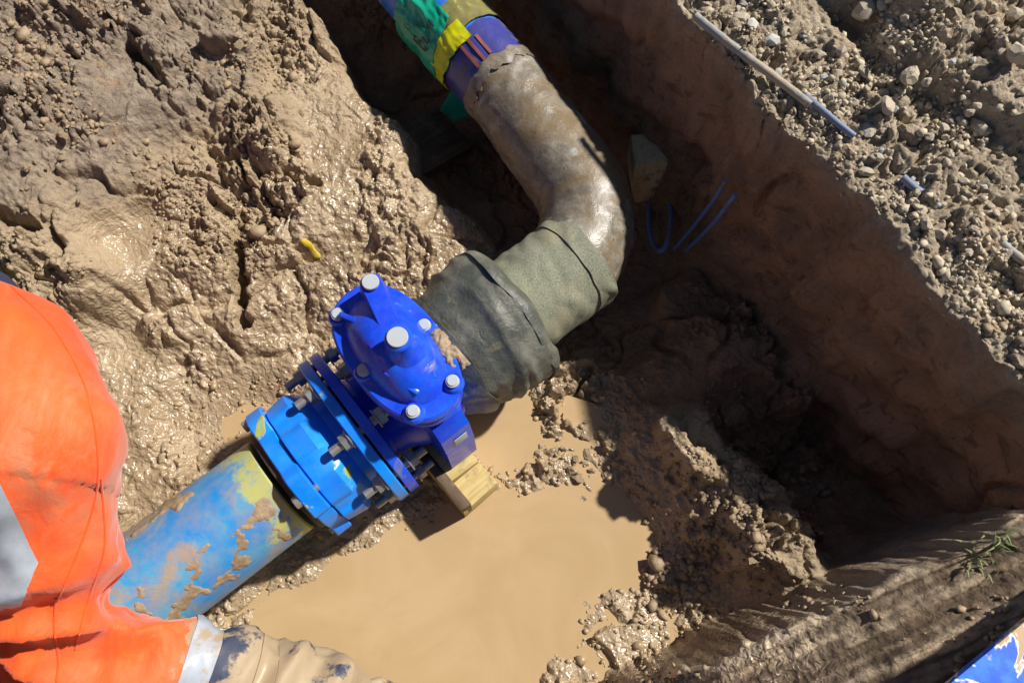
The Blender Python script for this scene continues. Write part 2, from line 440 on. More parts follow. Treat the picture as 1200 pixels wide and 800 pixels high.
def crest(pts, half, slope):
    out = np.full(X.shape, -9.0, np.float32)
    for (a, b) in zip(pts[:-1], pts[1:]):
        pa, pb = at(*a), at(*b); d = Vector((pb.x - pa.x, pb.y - pa.y)); L = d.length; d /= L
        l = np.clip((X - pa.x) * d.x + (Y - pa.y) * d.y, 0, L)
        q = np.hypot(X - pa.x - d.x * l, Y - pa.y - d.y * l) + 0.030 * gn2(X * 13, Y * 13, 92) + 0.014 * gn2(X * 34, Y * 34, 93)
        out = np.maximum(out, pa.z + (pb.z - pa.z) * l / L - slope * np.clip(q - half, 0, 1))
    return out
Zc = np.maximum(crest([(780, 492, .15), (808, 530, .205), (850, 566, .17)], .014, 2.6), crest([(866, 606, .19), (900, 622, .225), (938, 650, .21)], .034, 2.2))
Zf = np.where(Zc > Zf, Zc, Zf)
lump = np.where(Zc >= Zf - .005, 1.0, lump)
Zf = Zf * (1 - ramp) + Zr * ramp
Zfl = Zf + lump * fl * (1 - 0.78 * ramp) + 1.5 * ramp * fur * furm
stk = gn2(rl * 1.3, rq * 24, 88) + .6 * gn2(rl * 2.6, rq * 60, 89) + .35 * gn2(X * 30, Y * 30, 94)
# bucket-cut slab, trench in the left mud
def stroke(px0, py0, px1, py1, z, half, depth, soft):
    a, b = at(px0, py0, z), at(px1, py1, z)
    d = Vector((b.x - a.x, b.y - a.y)); L = d.length; d /= L
    l = np.clip((X - a.x) * d.x + (Y - a.y) * d.y, 0, L)
    q = np.hypot(X - a.x - d.x * l, Y - a.y - d.y * l) + 0.012 * gn2(X * 20, Y * 20, 90) + 0.006 * gn2(X * 50, Y * 50, 91)
    return -depth * (1 - sstep(half - soft, half, q))
Zfl += stroke(282, 262, 277, 372, .15, .022, .075, .018) + stroke(250, 235, 283, 262, .18, .018, .05, .015)
Zfl += stroke(160, 65, 195, 105, .30, .022, .07, .02) + stroke(5, 258, 45, 270, .30, .022, .06, .02) + stroke(335, 205, 372, 212, .2, .016, .045, .015) + stroke(300, 200, 312, 235, .2, .014, .045, .014)
# high bank: crumbly spoil with a second step
step2 = sstep(0.0, 0.05, Ug - 1.285 - 0.05 * gn2(Vg * 3.0, Vg * 0 + 2, 101) - 0.02 * gn2(Vg * 9, Ug * 9, 102))
mp = sstep(-0.28, 0.22, gn2(X * 3.3, Y * 3.3, 111)); mp2 = sstep(-0.2, 0.3, gn2(X * 5.3, Y * 5.3, 112))
Zp = (0.622 + 0.035 * np.clip((Ug - RIM_U) / 0.25, 0, 1) + 0.10 * step2 * (0.65 + 0.5 * gn2(Vg * 1.7, Ug * 1.7, 103)) + 0.022 * gn2(X * 4, Y * 4, 104) + 0.014 * gn2(wx * 11, wy * 11, 105)
      + 0.030 * facet(A1, A2, Ai, Af, .6) * mp * (.3 + .7 * step2) + 0.020 * facet(B1, B2, Bi, Bf, .55) * (.1 + .9 * mp) + 0.009 * facet(C1, C2, Ci, Cf, .6) * (0.3 + 0.7 * mp2) + 0.010 * (b2 - .25) + 0.006 * (b3 - .25))
Zp -= 0.16 * sstep(0.20, 0.50, Vg)                           # bank lowered out of view to let the sun onto the cut ramp
g0 = at(1000, 22, .62)
Zp -= 0.10 * np.exp(-(((X - g0.x) * UX + (Y - g0.y) * UY) / 0.045) ** 2 - (((X - g0.x) * VX + (Y - g0.y) * VY) / 0.12) ** 2)
Z = Zfl * (1 - bank) + Zp * bank
Z = Z * fade_far + (Zf * (1 - bank) + 0.62 * bank) * (1 - fade_far)
# normals, then fine relief pushed along them (the wall face gets its own scars)
Pt = np.stack([X, Y, Z], -1)
def normals(Pt):
    du = np.gradient(Pt, axis=0); dv = np.gradient(Pt, axis=1)
    n = np.cross(dv, du); n /= (np.linalg.norm(n, axis=-1, keepdims=True) + 1e-12)
    return n * np.where(n[..., 2:3] < 0, -1, 1)
Nn = normals(Pt)
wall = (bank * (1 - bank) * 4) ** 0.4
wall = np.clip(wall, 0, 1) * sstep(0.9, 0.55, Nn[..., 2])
q3 = gn3(X * 34, Y * 34, Z * 34, 121); q4 = gn3(X * 85, Y * 85, Z * 85, 122)
al = Vg * 0.94 + Z * 0.34; ac = Z * 0.94 - Vg * 0.34
scar = gn3(al * 3, ac * 16, Ug * 6, 123)
chunk = gn3(X * 9, Y * 9, Z * 9, 124)
crack = np.clip(1 - np.abs(gn3(X * 6, Y * 6, Z * 4, 125)) * 14, 0, 1) * sstep(0.05, 0.4, gn3(X * 3, Y * 3, Z * 3, 126))
amp = np.clip(lump, 0, 1) * (1 - bank) + bank * 0.9
disp = fade_far * ((0.0065 * q3 + 0.0042 * q4) * (amp * (1 - wall) + 0.55 * wall)
       + wall * (0.030 * chunk + 0.020 * scar + 0.008 * np.abs(q3) - 0.034 * crack))
Pt = Pt + Nn * disp[..., None]
# reddish subsoil tone that also paints the pit's shade darker on the hollow's floor
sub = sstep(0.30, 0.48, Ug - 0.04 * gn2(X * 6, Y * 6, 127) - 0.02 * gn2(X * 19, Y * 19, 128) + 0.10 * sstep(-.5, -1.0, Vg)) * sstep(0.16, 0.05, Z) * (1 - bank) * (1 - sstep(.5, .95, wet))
idx = np.arange(NU * NV, dtype=np.int32).reshape(NU, NV)
F = np.stack([idx[:-1, :-1], idx[:-1, 1:], idx[1:, 1:], idx[1:, :-1]], -1).reshape(-1, 4)
gme = np_mesh('ground', Pt.reshape(-1, 3), F)
if gme.polygons[(NU // 2) * (NV - 1) + NV // 2].normal.z < 0: gme.flip_normals()
gme.shade_smooth()
set_attr(gme, 'wet', wet * (1 - bank)); set_attr(gme, 'bank', bank * (1 - wall)); set_attr(gme, 'wall', wall)
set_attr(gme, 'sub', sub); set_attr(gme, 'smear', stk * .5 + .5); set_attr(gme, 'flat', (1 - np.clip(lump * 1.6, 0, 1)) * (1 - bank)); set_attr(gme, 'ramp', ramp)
def ground_zv(x, y):
    x = np.asarray(x, np.float64); y = np.asarray(y, np.float64)
    u = x * UX + y * UY; v = x * VX + y * VY
    j = np.clip(np.searchsorted(vs, v), 0, NV - 1)
    i = np.clip(np.searchsorted(us, u - wig[j] * np.exp(-((u - RIM_U) / 0.16) ** 2)), 0, NU - 1)
    return Pt[i, j, 2].astype(np.float64)
def ground_z(x, y): return float(ground_zv(np.array([x]), np.array([y]))[0])

t = NT('earth')
subShadeA = t.attr('sub')
wetA, bankA, wallA, rampA, flatA = t.attr('wet'), t.attr('bank'), t.attr('wall'), t.attr('ramp'), t.attr('flat')
big = t.noise(5, 6, 0.6, world=True); mid = t.noise(24, 7, 0.65, world=True); fin = t.noise(150, 5, 0.7, world=True)
wetc = t.mix(t.ramp(big, .35, .65), (0.325, 0.236, 0.141), (0.435, 0.332, 0.212))
wetc = t.mix(t.ramp(mid, .45, .75, 0, .55), wetc, (0.30, 0.205, 0.11))
dryc = t.mix(t.ramp(mid, .35, .68), (0.26, 0.20, 0.15), (0.41, 0.325, 0.24))
dryc = t.mix(t.ramp(t.noise(11, 5, .6, world=True), .56, .68, 0, .7), dryc, (0.40, 0.27, 0.165))
c = t.mix(t.ramp(t.math('ADD', wetA, t.math('MULTIPLY', t.math('SUBTRACT', big, .5), .8)), .35, .7), dryc, wetc)
rampc = t.mix(t.ramp(t.noise(16, 6, .65, world=True), .38, .66), (0.29, 0.21, 0.135), (0.50, 0.39, 0.265))
rampc = t.mix(t.ramp(t.attr('smear'), .42, .66), rampc, (0.15, 0.105, 0.068))
rampc = t.mix(t.ramp(t.attr('smear'), .42, .22), rampc, (0.52, 0.41, 0.28))
c = t.mix(t.math('MULTIPLY', rampA, .92), c, rampc)
bankc = t.mix(t.ramp(mid, .33, .66), (0.36, 0.285, 0.20), (0.57, 0.475, 0.345))
bankc = t.mix(t.ramp(t.noise(7, 5, .6, world=True), .52, .66, 0, .6), bankc, (0.47, 0.33, 0.215))
c = t.mix(bankA, c, bankc)
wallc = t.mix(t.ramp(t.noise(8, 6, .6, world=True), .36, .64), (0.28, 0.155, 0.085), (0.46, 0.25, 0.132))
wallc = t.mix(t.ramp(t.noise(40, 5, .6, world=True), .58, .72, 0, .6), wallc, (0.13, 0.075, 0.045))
c = t.mix(t.math('MAXIMUM', wallA, t.math('MULTIPLY', subShadeA, .9)), c, wallc)  # wall colour also laid on the low floor to deepen its shade
c = t.mix(t.ramp(fin, .3, .75, 0, .25), c, (0.18, 0.13, 0.085))
streak = t.n('Mapping'); streak.inputs['Rotation'].default_value = (0.35, 0.2, 1.02); streak.inputs['Scale'].default_value = (4, 26, 30)
t.link(t.coords(True), streak.inputs['Vector'])
sn = t.n('TexNoise'); sn.inputs['Scale'].default_value = 1.0; sn.inputs['Detail'].default_value = 5; sn.inputs['Distortion'].default_value = .8
t.link(streak.outputs['Vector'], sn.inputs['Vector'])
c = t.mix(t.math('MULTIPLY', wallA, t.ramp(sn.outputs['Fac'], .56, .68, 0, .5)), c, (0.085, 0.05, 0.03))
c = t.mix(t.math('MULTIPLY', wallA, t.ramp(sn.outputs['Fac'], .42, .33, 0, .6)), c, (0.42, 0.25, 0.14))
t.color(c)
gl_ = t.math('ADD', t.math('SUBTRACT', mid, .5), t.math('MULTIPLY', t.math('SUBTRACT', t.noise(9, 4, .6, world=True), .55), 2.4))
rg = t.ramp(t.math('ADD', wetA, gl_), .35, 1.0, .85, .19)
t.rough(rg); t.spec(t.ramp(wetA, .3, 1, .25, .6))
# wet mud slumps into smooth glossy lumps, dry clay stays grainy
nb = t.bump(t.noise(75, 1.5, .5, .6, world=True), .55, .016)
nb2 = t.bump(t.noise(110, 7, .75, world=True), .5, .010, nb)
dryness = t.math('SUBTRACT', 1.0, t.math('MULTIPLY', t.ramp(wetA, .45, .95), .88))
t.link(t.math('MULTIPLY', dryness, .6), nb2.node.inputs['Strength'])
nb3 = t.bump(t.noise(300, 4, .75, world=True), .6, .004, nb2)
t.link(t.math('MULTIPLY', dryness, .6), nb3.node.inputs['Strength'])
M['earth'] = t.m
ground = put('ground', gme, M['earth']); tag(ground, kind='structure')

# ------------------------------------------------------------------ muddy water
t = NT('muddy_water')
t.color(t.mix(t.ramp(t.noise(3, 5, .6, 1.2, world=True), .35, .65), (0.44, 0.305, 0.160), (0.49, 0.345, 0.19)))
t.rough(.13); t.spec(.4); t.b.inputs['IOR'].default_value = 1.33
t.bump(t.noise(14, 3, .5, world=True), .06, .01)
M['water'] = t.m
def water(name, pix, z, label=None):
    P = [at(px, py, z) for px, py in pix]
    c = sum(P, Vector()) / len(P)
    bm = bmesh.new(); vsb = [bm.verts.new(p) for p in P]
    lo = [bm.verts.new(p - Vector((0, 0, .03))) for p in P]
    bm.faces.new(vsb)
    for i in range(len(P)): bm.faces.new((vsb[i], lo[i], lo[(i + 1) % len(P)], vsb[(i + 1) % len(P)]))
    bmesh.ops.recalc_face_normals(bm, faces=bm.faces)
    o = bm_obj(name, bm, M['water'], None, 20); tag(o, kind='structure'); return o
water('pool_water', [(170, 780), (250, 715), (420, 600), (520, 540), (560, 462), (640, 455), (720, 480), (790, 600), (800, 650), (850, 705), (870, 760), (790, 830), (700, 880), (300, 900), (160, 850)], 0.0)
water('puddle_water', [(140, 530), (230, 440), (320, 425), (430, 415), (410, 480), (330, 570), (200, 620)], 0.001)

# ================================================================== MATERIALS FOR THINGS
t = dirty('blue_pipe', (0.012, 0.24, 0.62), .38, lo=.47, hi=.66, scale=7, base2=(0.02, 0.36, 0.62), dust=.25, bump=.15)
# yellow paint scuffed round the end of the blue pipe, dried mud film elsewhere
yl = t.ramp(t.math('ADD', t.ramp(t.n('SeparateXYZ').outputs['X'], -.16, 0.0), t.math('MULTIPLY', t.math('SUBTRACT', t.noise(14, 6, .7), .5), 2.2)), .62, .95)
sx = [n for n in t.t.nodes if n.bl_idname == 'ShaderNodeSeparateXYZ'][0]
t.link(t.coords(), sx.inputs[0])
old = t.b.inputs['Base Color'].links[0].from_socket
t.color(t.mix(t.math('MULTIPLY', yl, .75), old, (0.55, 0.50, 0.03)))
dirty('azure_iron', (0.0, 0.19, 0.86), .32, mud=(0.36, 0.40, 0.06), lo=.61, hi=.66, scale=12, dust=.04, bump=.2, base2=(0.0, 0.27, 0.92), bscale=210)
dirty('royal_iron', (0.004, 0.050, 0.68), .25, mud=(0.20, 0.21, 0.28), lo=.60, hi=.72, scale=11, dust=.07, bump=.25, base2=(0.006, 0.105, 0.86), bscale=210)
dirty('bare_steel', (0.42, 0.42, 0.40), .38, lo=.68, hi=.74, scale=60, dust=.12, metal=.75, bump=.1)
dirty('bolt_cap', (0.44, 0.49, 0.53), .45, lo=.66, hi=.74, scale=70, dust=.12, bump=.1)
dirty('dark_rubber', (0.018, 0.017, 0.016), .6, lo=.62, hi=.7, scale=30, dust=.1)
t = NT('rubber_wrap')
g = t.mix(t.ramp(t.noise(9, 6, .65), .38, .66), (0.070, 0.075, 0.062), (0.185, 0.18, 0.14))
mkx = t.ramp(t.noise(13, 7, .62, .5), .60, .72)
t.color(t.mix(t.math('MULTIPLY', mkx, .7), g, (0.30, 0.235, 0.14))); t.rough(t.ramp(t.noise(20, 5), .3, .7, .33, .6)); t.spec(.5)
nb = t.bump(t.noise(34, 7, .65, .6), .5, .010); t.bump(t.noise(230, 3, .6), .25, .002, nb)
M['wrap'] = t.m
t = NT('net_sleeve')
g = t.mix(t.ramp(t.noise(240, 2, .8), .3, .7), (0.15, 0.16, 0.11), (0.30, 0.30, 0.21))
g = t.mix(t.ramp(t.noise(8, 6, .6), .5, .7, 0, .55), g, (0.33, 0.28, 0.17))
t.color(g); t.rough(.8)
wv = t.n('TexWave'); wv.inputs['Scale'].default_value = 95; wv.inputs['Distortion'].default_value = 2.5; wv.bands_direction = 'X'
t.link(t.coords(), wv.inputs['Vector'])
nb = t.bump(t.noise(260, 3, .7), .6, .003); t.bump(wv.outputs['Fac'], .25, .002, nb)
M['net'] = t.m
t = NT('muddy_grey_pipe')
gr = t.mix(t.ramp(t.noise(30, 6, .7), .35, .7), (0.145, 0.12, 0.088), (0.31, 0.275, 0.22))
gr = t.mix(t.ramp(t.noise(12, 7, .65, .4), .56, .66), gr, (0.42, 0.41, 0.38))
gr = t.mix(t.ramp(t.noise(7, 8, .66, .8), .45, .58), gr, (0.20, 0.145, 0.085))
gr = t.mix(t.ramp(t.noise(60, 5, .6), .64, .72), gr, (0.09, 0.068, 0.045))
t.color(gr); t.rough(t.ramp(t.noise(16, 6), .35, .7, .22, .65)); t.spec(.5)
nb = t.bump(t.noise(11, 8, .68, .8), .3, .006); t.bump(t.noise(120, 5, .7), .35, .003, nb)
M['grey_pipe'] = t.m
dirty('plain_blue', (0.01, 0.16, 0.66), .35, lo=.56, hi=.66, scale=12, dust=.1)
dirty('violet_tape', (0.040, 0.048, 0.27), .32, mud=(0.16, 0.13, 0.12), lo=.50, hi=.68, scale=14, dust=.12, bump=.12)
dirty('red_print', (0.30, 0.085, 0.075), .45, mud=(0.16, 0.12, 0.12), lo=.5, hi=.7, scale=30, dust=.1, bump=.05)
dirty('yellow_tape', (0.62, 0.60, 0.0), .4, mud=(0.30, 0.20, 0.02), lo=.56, hi=.70, scale=22, dust=.08, base2=(0.42, 0.60, 0.0), bump=.3)
dirty('olive_tape', (0.155, 0.135, 0.055), .5, mud=(0.42, 0.40, 0.06), lo=.60, hi=.68, scale=45, dust=.2, bump=.4)
dirty('green_film', (0.0, 0.34, 0.205), .3, mud=(0.30, 0.24, 0.17), lo=.66, hi=.72, scale=16, dust=.06, base2=(0.0, 0.42, 0.27), bump=.2)
dirty('black_print', (0.006, 0.02, 0.016), .5, lo=.75, hi=.8, dust=.05, bump=.02)
t = NT('raw_timber')
w = t.noise(9, 6, .6, stretch=(1, 10, 10)); t.color(t.mix(t.ramp(t.noise(18, 6, .7), .52, .68, 0, .8), t.mix(t.ramp(w, .3, .7), (0.47, 0.34, 0.12), (0.60, 0.48, 0.21)), MUDD))
t.rough(.75); t.bump(w, .4, .004); M['timber'] = t.m
t = NT('old_timber')
w = t.noise(9, 6, .6, stretch=(10, 10, 1)); t.color(t.mix(t.ramp(t.noise(24, 6, .7), .5, .66, 0, .8), t.mix(t.ramp(w, .3, .7), (0.62, 0.42, 0.21), (0.76, 0.57, 0.34)), (0.20, 0.14, 0.10)))
t.rough(.8); t.bump(w, .5, .004); M['old_timber'] = t.m
t = NT('dark_timber')
w = t.noise(9, 6, .6, stretch=(10, 1, 10)); t.color(t.mix(t.ramp(t.noise(14, 6, .7), .5, .7, 0, .7), t.mix(t.ramp(w, .3, .7), (0.075, 0.045, 0.025), (0.15, 0.095, 0.055)), MUDD))
t.rough(.7); t.bump(w, .4, .004); M['dark_timber'] = t.m
dirty('grey_duct', (0.27, 0.285, 0.30), .6, mud=(0.42, 0.35, 0.26), lo=.44, hi=.58, scale=16, dust=.25, bump=.3)
dirty('blue_duct', (0.13, 0.19, 0.32), .45, mud=(0.40, 0.33, 0.24), lo=.58, hi=.66, scale=22, dust=.2, bump=.25)
dirty('blue_cord', (0.12, 0.21, 0.50), .5, mud=(0.22, 0.15, 0.10), lo=.56, hi=.66, scale=24, dust=.2)
dirty('yellow_scrap', (0.58, 0.44, 0.02), .6, lo=.53, hi=.68, scale=40, dust=.1)
t = NT('peeling_board')
e = t.noise(8, 5, .55, .9)
cc = t.mix(t.ramp(e, .468, .482), (0.50, 0.32, 0.17), (0.74, 0.76, 0.78))
cc = t.mix(t.ramp(e, .486, .50), cc, t.mix(t.ramp(t.noise(40, 5), .4, .7), (0.0, 0.095, 0.80), (0.02, 0.20, 0.86)))
cc = t.mix(t.ramp(t.noise(30, 6, .7), .62, .70, 0, .75), cc, (0.42, 0.44, 0.46))
t.color(cc); t.rough(.6); t.bump(t.ramp(e, .46, .505), .35, .002); M['board'] = t.m
t = NT('stone')
oi = t.n('ObjectInfo'); c = t.mix(t.ramp(t.noise(25, 5, .6), .35, .65), (0.40, 0.325, 0.235), (0.60, 0.52, 0.395))
c2 = t.mix(t.ramp(oi.outputs['Random'], .78, .86), c, (0.56, 0.54, 0.50)); c2 = t.mix(t.ramp(oi.outputs['Random'], .93, .96), c2, (0.40, 0.40, 0.40))
t.color(c2); t.rough(.85); t.bump(t.noise(140, 5, .7), .5, .003); M['stone'] = t.m
t = NT('mud_clod')
t.color(t.mix(t.ramp(t.noise(30, 6, .65), .35, .68), (0.28, 0.20, 0.12), (0.41, 0.30, 0.18)))
t.rough(t.ramp(t.noise(30, 5), .35, .7, .35, .8)); t.bump(t.noise(110, 6, .7), .6, .005); M['clod'] = t.m
t = NT('crumb')
t.color(t.mix(t.ramp(t.noise(60, 3, .7, world=True), .35, .65), (0.38, 0.305, 0.21), (0.62, 0.53, 0.39))); t.rough(.85); M['crumb'] = t.m
t = NT('wet_crumb')
t.color(t.mix(t.ramp(t.noise(60, 3, .7, world=True), .35, .65), (0.31, 0.215, 0.12), (0.43, 0.32, 0.185))); t.rough(.32); M['wet_crumb'] = t.m
t = NT('grass'); t.color(t.mix(t.noise(30), (0.10, 0.16, 0.045), (0.26, 0.30, 0.12))); t.rough(.6); M['grass'] = t.m

# ================================================================== PIPE LINE
AZ = 0.24
SCL = 0.965
P0 = at(331, 567, AZ)
_p1 = at(690, 297, AZ)
AD = (_p1 - P0); AD.z = 0; AD.normalize()
AANG = math.atan2(AD.y, AD.x)
def axis_empty(name, s):
    o = empty(name, P0 + AD * (s * SCL), AANG); o.scale = (SCL,) * 3; return o

# ---- blue plastic pipe (lower left)
root = axis_empty('plastic_pipe', 0.0)
RP = 0.127
lathe('barrel', [(-1.15, RP - .016), (-1.15, RP - .002), (-1.148, RP), *fine_prof(-1.1, -.02, RP, .02), (-.004, RP), (0.0, RP - .004), (0.0, RP - .016)], M['blue_pipe'], root, 72, caps=True)
# mud thrown on top of the pipe, as a crust with real thickness
def mud_crust(name, x0, x1, t0, t1, r, mat, parent, seed, thr=0.05, thick=.009, freq=13):
    nx, nt = int((x1 - x0) / .0035), int((t1 - t0) * r / .0035)
    xs = np.linspace(x0, x1, nx); ts = np.linspace(t0, t1, nt)
    XX, TT = np.meshgrid(xs, ts, indexing='ij')
    f = gn2(XX * freq, TT * r * freq * 1.3, seed) + .5 * gn2(XX * freq * 2.3, TT * r * freq * 2.3, seed + 1) + .28 * gn2(XX * 75, TT * r * 75, seed + 2)
    edge = np.minimum(np.minimum(XX - x0, x1 - XX) / .06, np.minimum(TT - t0, t1 - TT) / .5)
    f = f - np.clip(1 - edge, 0, 1) * .9 - thr
    h = np.sqrt(np.clip(f, 0, 1)) * thick * (1 + .55 * gn2(XX * 60, TT * r * 90, seed + 3))
    keep = f > -0.02
    rr = r + np.where(f > 0, h, -.0025)
    V = np.stack([XX, rr * np.cos(TT), rr * np.sin(TT)], -1).reshape(-1, 3)
    ii = np.arange(nx * nt).reshape(nx, nt)
    q = np.stack([ii[:-1, :-1], ii[:-1, 1:], ii[1:, 1:], ii[1:, :-1]], -1).reshape(-1, 4)
    kf = keep.reshape(-1)[q].any(1)
    q = q[kf]
    used = np.unique(q); remap = np.full(nx * nt, -1); remap[used] = np.arange(len(used))
    me = np_mesh(name, V[used], remap[q]); me.shade_smooth()
    return put(name, me, mat, parent)
mud_crust('mud_crust', -.50, -.10, -.6, 1.35, RP, M['clod'], root, 7, .02, .0045)
mud_crust('mud_crust', -.45, .0, 1.5, 3.3, RP, M['clod'], root, 17, .26, .003)
tag(root, 'blue plastic pipe smeared with mud, entering the bolted azure flange', 'pipe')

# ---- bolts
def hexa(r, x0, x1, bev=.0016, rot=0.0):
    bm = bmesh.new()
    a = [bm.verts.new((x0, r * math.cos(rot + k * math.pi / 3), r * math.sin(rot + k * math.pi / 3))) for k in range(6)]
    b = [bm.verts.new((x1, r * math.cos(rot + k * math.pi / 3), r * math.sin(rot + k * math.pi / 3))) for k in range(6)]
    bm.faces.new(a[::-1]); bm.faces.new(b)
    for k in range(6): bm.faces.new((a[k], a[(k + 1) % 6], b[(k + 1) % 6], b[k]))
    bmesh.ops.recalc_face_normals(bm, faces=bm.faces)
    bmesh.ops.bevel(bm, geom=bm.edges[:], offset=bev, segments=2, affect='EDGES')
    return bm
def to_mesh(name, bm, mat, angle=30):
    me = bpy.data.meshes.new(name); bm.to_mesh(me); bm.free(); finish(me, angle); me.materials.append(mat); return me
nutmesh = to_mesh('nut', hexa(.0205, -.009, .009), M['bare_steel'])
def cyl_mesh(name, r, x0, x1, mat, n=28, bev=.001):
    V, F = lathe_vf([(x0, r - bev), (x0 + bev, r), (x1 - bev, r), (x1, r - bev)], n)
    me = bpy.data.meshes.new(name); me.from_pydata(V, [], F)
    bm = bmesh.new(); bm.from_mesh(me); bmesh.ops.recalc_face_normals(bm, faces=bm.faces); bm.to_mesh(me); bm.free()
    finish(me, 35); me.materials.append(mat); return me
washmesh = cyl_mesh('washer', .024, -.0022, .0022, M['bare_steel'])
studmesh = cyl_mesh('stud', .0105, -.085, .085, M['bare_steel'], 20)
shortmesh = cyl_mesh('stud', .009, -.03, .03, M['bare_steel'], 20)
def child(name, me, parent, loc, rot=(0, 0, 0)):
    o = bpy.data.objects.new(name, me); COL.objects.link(o); o.parent = parent; o.location = loc; o.rotation_euler = rot; return o

# ---- azure flange adaptor : axis s .03 -> .225
root = axis_empty('flange_adaptor', 0.0)
def lug_fn(nl, amt, ph, w=.22):
    def fn(x, th, r):
        k = 0.0
        for i in range(nl):
            d = (th - ph - i * 2 * math.pi / nl + math.pi) % (2 * math.pi) - math.pi
            k = max(k, max(0.0, min(1.0, (w * 1.5 - abs(d)) / (w * .5))))
        return x, r + amt * k
    return fn
gl = lathe('gland_ring', [(.028, .132), (.028, .150), (.031, .153), (.066, .153), (.069, .150), (.069, .128)], M['azure_iron'], root, 128, lug_fn(4, .026, .62, .30), angle=30)
for i in range(4):
    th = .62 + i * math.pi / 2
    b = child('gland_bolt', shortmesh, root, (.046, .164 * math.cos(th), .164 * math.sin(th)))
    child('nut', nutmesh, b, (-.024, 0, 0), (.3 * i, 0, 0)).scale = (.8, .72, .72)
body_fn = lug_fn(8, .014, .0, .20)
lathe('adaptor_body', [(.0715, .13), (.0715, .152), (.074, .155), (.125, .157), (.150, .150), (.168, .134), (.192, .132), (.1925, .12)], M['azure_iron'], root, 128,
      lambda x, th, r: (x, r + (body_fn(x, th, 0)[1] if .07 < x < .15 else 0) * (1.0 if x > .08 else .6)), angle=35)
lathe('flange', [(.1935, .125), (.1935, .202), (.196, .2045), (.216, .2045), (.2185, .202), (.2185, .125)], M['azure_iron'], root, 96)
lathe('rubber_gasket', [(.2195, .09), (.2195, .152), (.2235, .152), (.2235, .09)], M['dark_rubber'], root, 64)
lathe('rubber_seal', [(.012, .128), (.014, .139), (.0275, .142), (.0275, .129)], M['dark_rubber'], root, 64)
for i in range(8):
    th = .36 + i * math.pi / 4
    y, z = .178 * math.cos(th), .178 * math.sin(th)
    b = child('flange_bolt', studmesh, root, (.225, y, z))
    for sgn, off in ((-1, -.0345), (1, .0345 + .003)):
        child('washer', washmesh, b, (off, 0, 0))
        child('nut', nutmesh, b, (off + sgn * .0115, 0, 0), (.25 * i + .1, 0, 0))
tag(root, 'bright azure flange adaptor with steel nuts and yellow scuffs on the plastic pipe end', 'flange adaptor')

# ---- royal blue gate valve : centre at s=.38
VS = .38
root = axis_empty('gate_valve', VS)
R = M['royal_iron']
lathe('flange', [(-.1555, .10), (-.1555, .202), (-.153, .2045), (-.133, .2045), (-.1305, .200), (-.1285, .10)], R, root, 96)
lathe('flange', [(.195, .10), (.195, .152), (.222, .152), (.222, .10)], R, root, 64)
lathe('barrel', [(-.128, .118), (-.118, .112), (-.09, .118), (-.05, .138), (0, .145), (.05, .138), (.09, .12), (.12, .112), (.196, .112)], R, root, 72)
loft('body', [oval(.060, .095, .06), oval(.070, .128, .12), oval(.078, .145, .17), oval(.083, .155, .205), oval(.090, .165, .222)], R, root)
loft('body_collar', [oval(.099, .173, .2225), oval(.103, .177, .227), oval(.103, .177, .243), oval(.099, .173, .2475)], R, root)
bon = loft('bonnet', [oval(.099, .172, .2515), oval(.103, .176, .255), oval(.103, .176, .272), oval(.098, .171, .277), oval(.078, .140, .279), oval(.074, .130, .293), oval(.064, .108, .312), oval(.052, .080, .330), oval(.043, .058, .341), oval(.030, .036, .346)], R, root, 28)
lathe_seal = loft('gasket', [oval(.093, .166, .2478), oval(.093, .166, .2512)], M['dark_rubber'], root)
# webs running down the bonnet between the bolt bosses
for sgn in (-1, 1):
    for k in (-1, 0, 1):
        pass
capm = to_mesh('bolt_cap', (lambda: (lambda b: (bmesh.ops.create_cone(b, segments=28, radius1=.0150, radius2=.0138, depth=.011, cap_ends=True), bmesh.ops.bevel(b, geom=[e for e in b.edges if e.calc_face_angle(0) > 1], offset=.003, segments=3, affect='EDGES'), b)[2])(bmesh.new()))(), M['bolt_cap'])
V_, F_ = [], []
bossm = bpy.data.meshes.new('bolt_boss')
_o = loft('bolt_boss', [oval(.024, .024, 0, 2, 28), oval(.021, .021, .008, 2, 28), oval(.019, .019, .010, 2, 28)], R, root); bossm = _o.data
bpy.data.objects.remove(_o)
for (bx, by) in ((-.050, .137), (-.079, .0), (-.052, -.137), (.050, -.137), (.079, .0)):
    b = child('bolt_boss', bossm, root, (bx, by, .2765))
    child('bolt_cap', capm, b, (0, 0, .0155))
# spindle tower with a pale cap, and the squat gland boss beside it
def ngon(r, z, n=6, cx=0, cy=0, rot=.3, sx=1.0): return [(cx + sx * r * math.cos(rot + 2 * math.pi * k / n), cy + r * math.sin(rot + 2 * math.pi * k / n), z) for k in range(n)]
def ridge_ring(z, grow, up):
    # rounded wedge running from the gland boss out to the far bolt
    out = []
    cxy = [(.010, .000), (.040, .122)]
    for k in range(24):
        th = 2 * math.pi * k / 24
        e = cxy[1] if math.sin(th) > 0 else cxy[0]
        f = 1.0 if math.sin(th) > 0 else 0.0
        out.append((e[0] + grow * math.cos(th), e[1] + grow * math.sin(th), z + (up if f else 0)))
    return out
sp = loft('stem_housing', [ridge_ring(.276, .034, .0), ridge_ring(.300, .031, .004), ridge_ring(.326, .0265, .010), ridge_ring(.338, .0245, .012), ridge_ring(.342, .021, .0125)], R, root, 24)
child('cap', cyl_mesh('cap', .0180, -.004, .004, M['bolt_cap']), sp, (.040, .122, .3585), (0, math.pi / 2, 0))
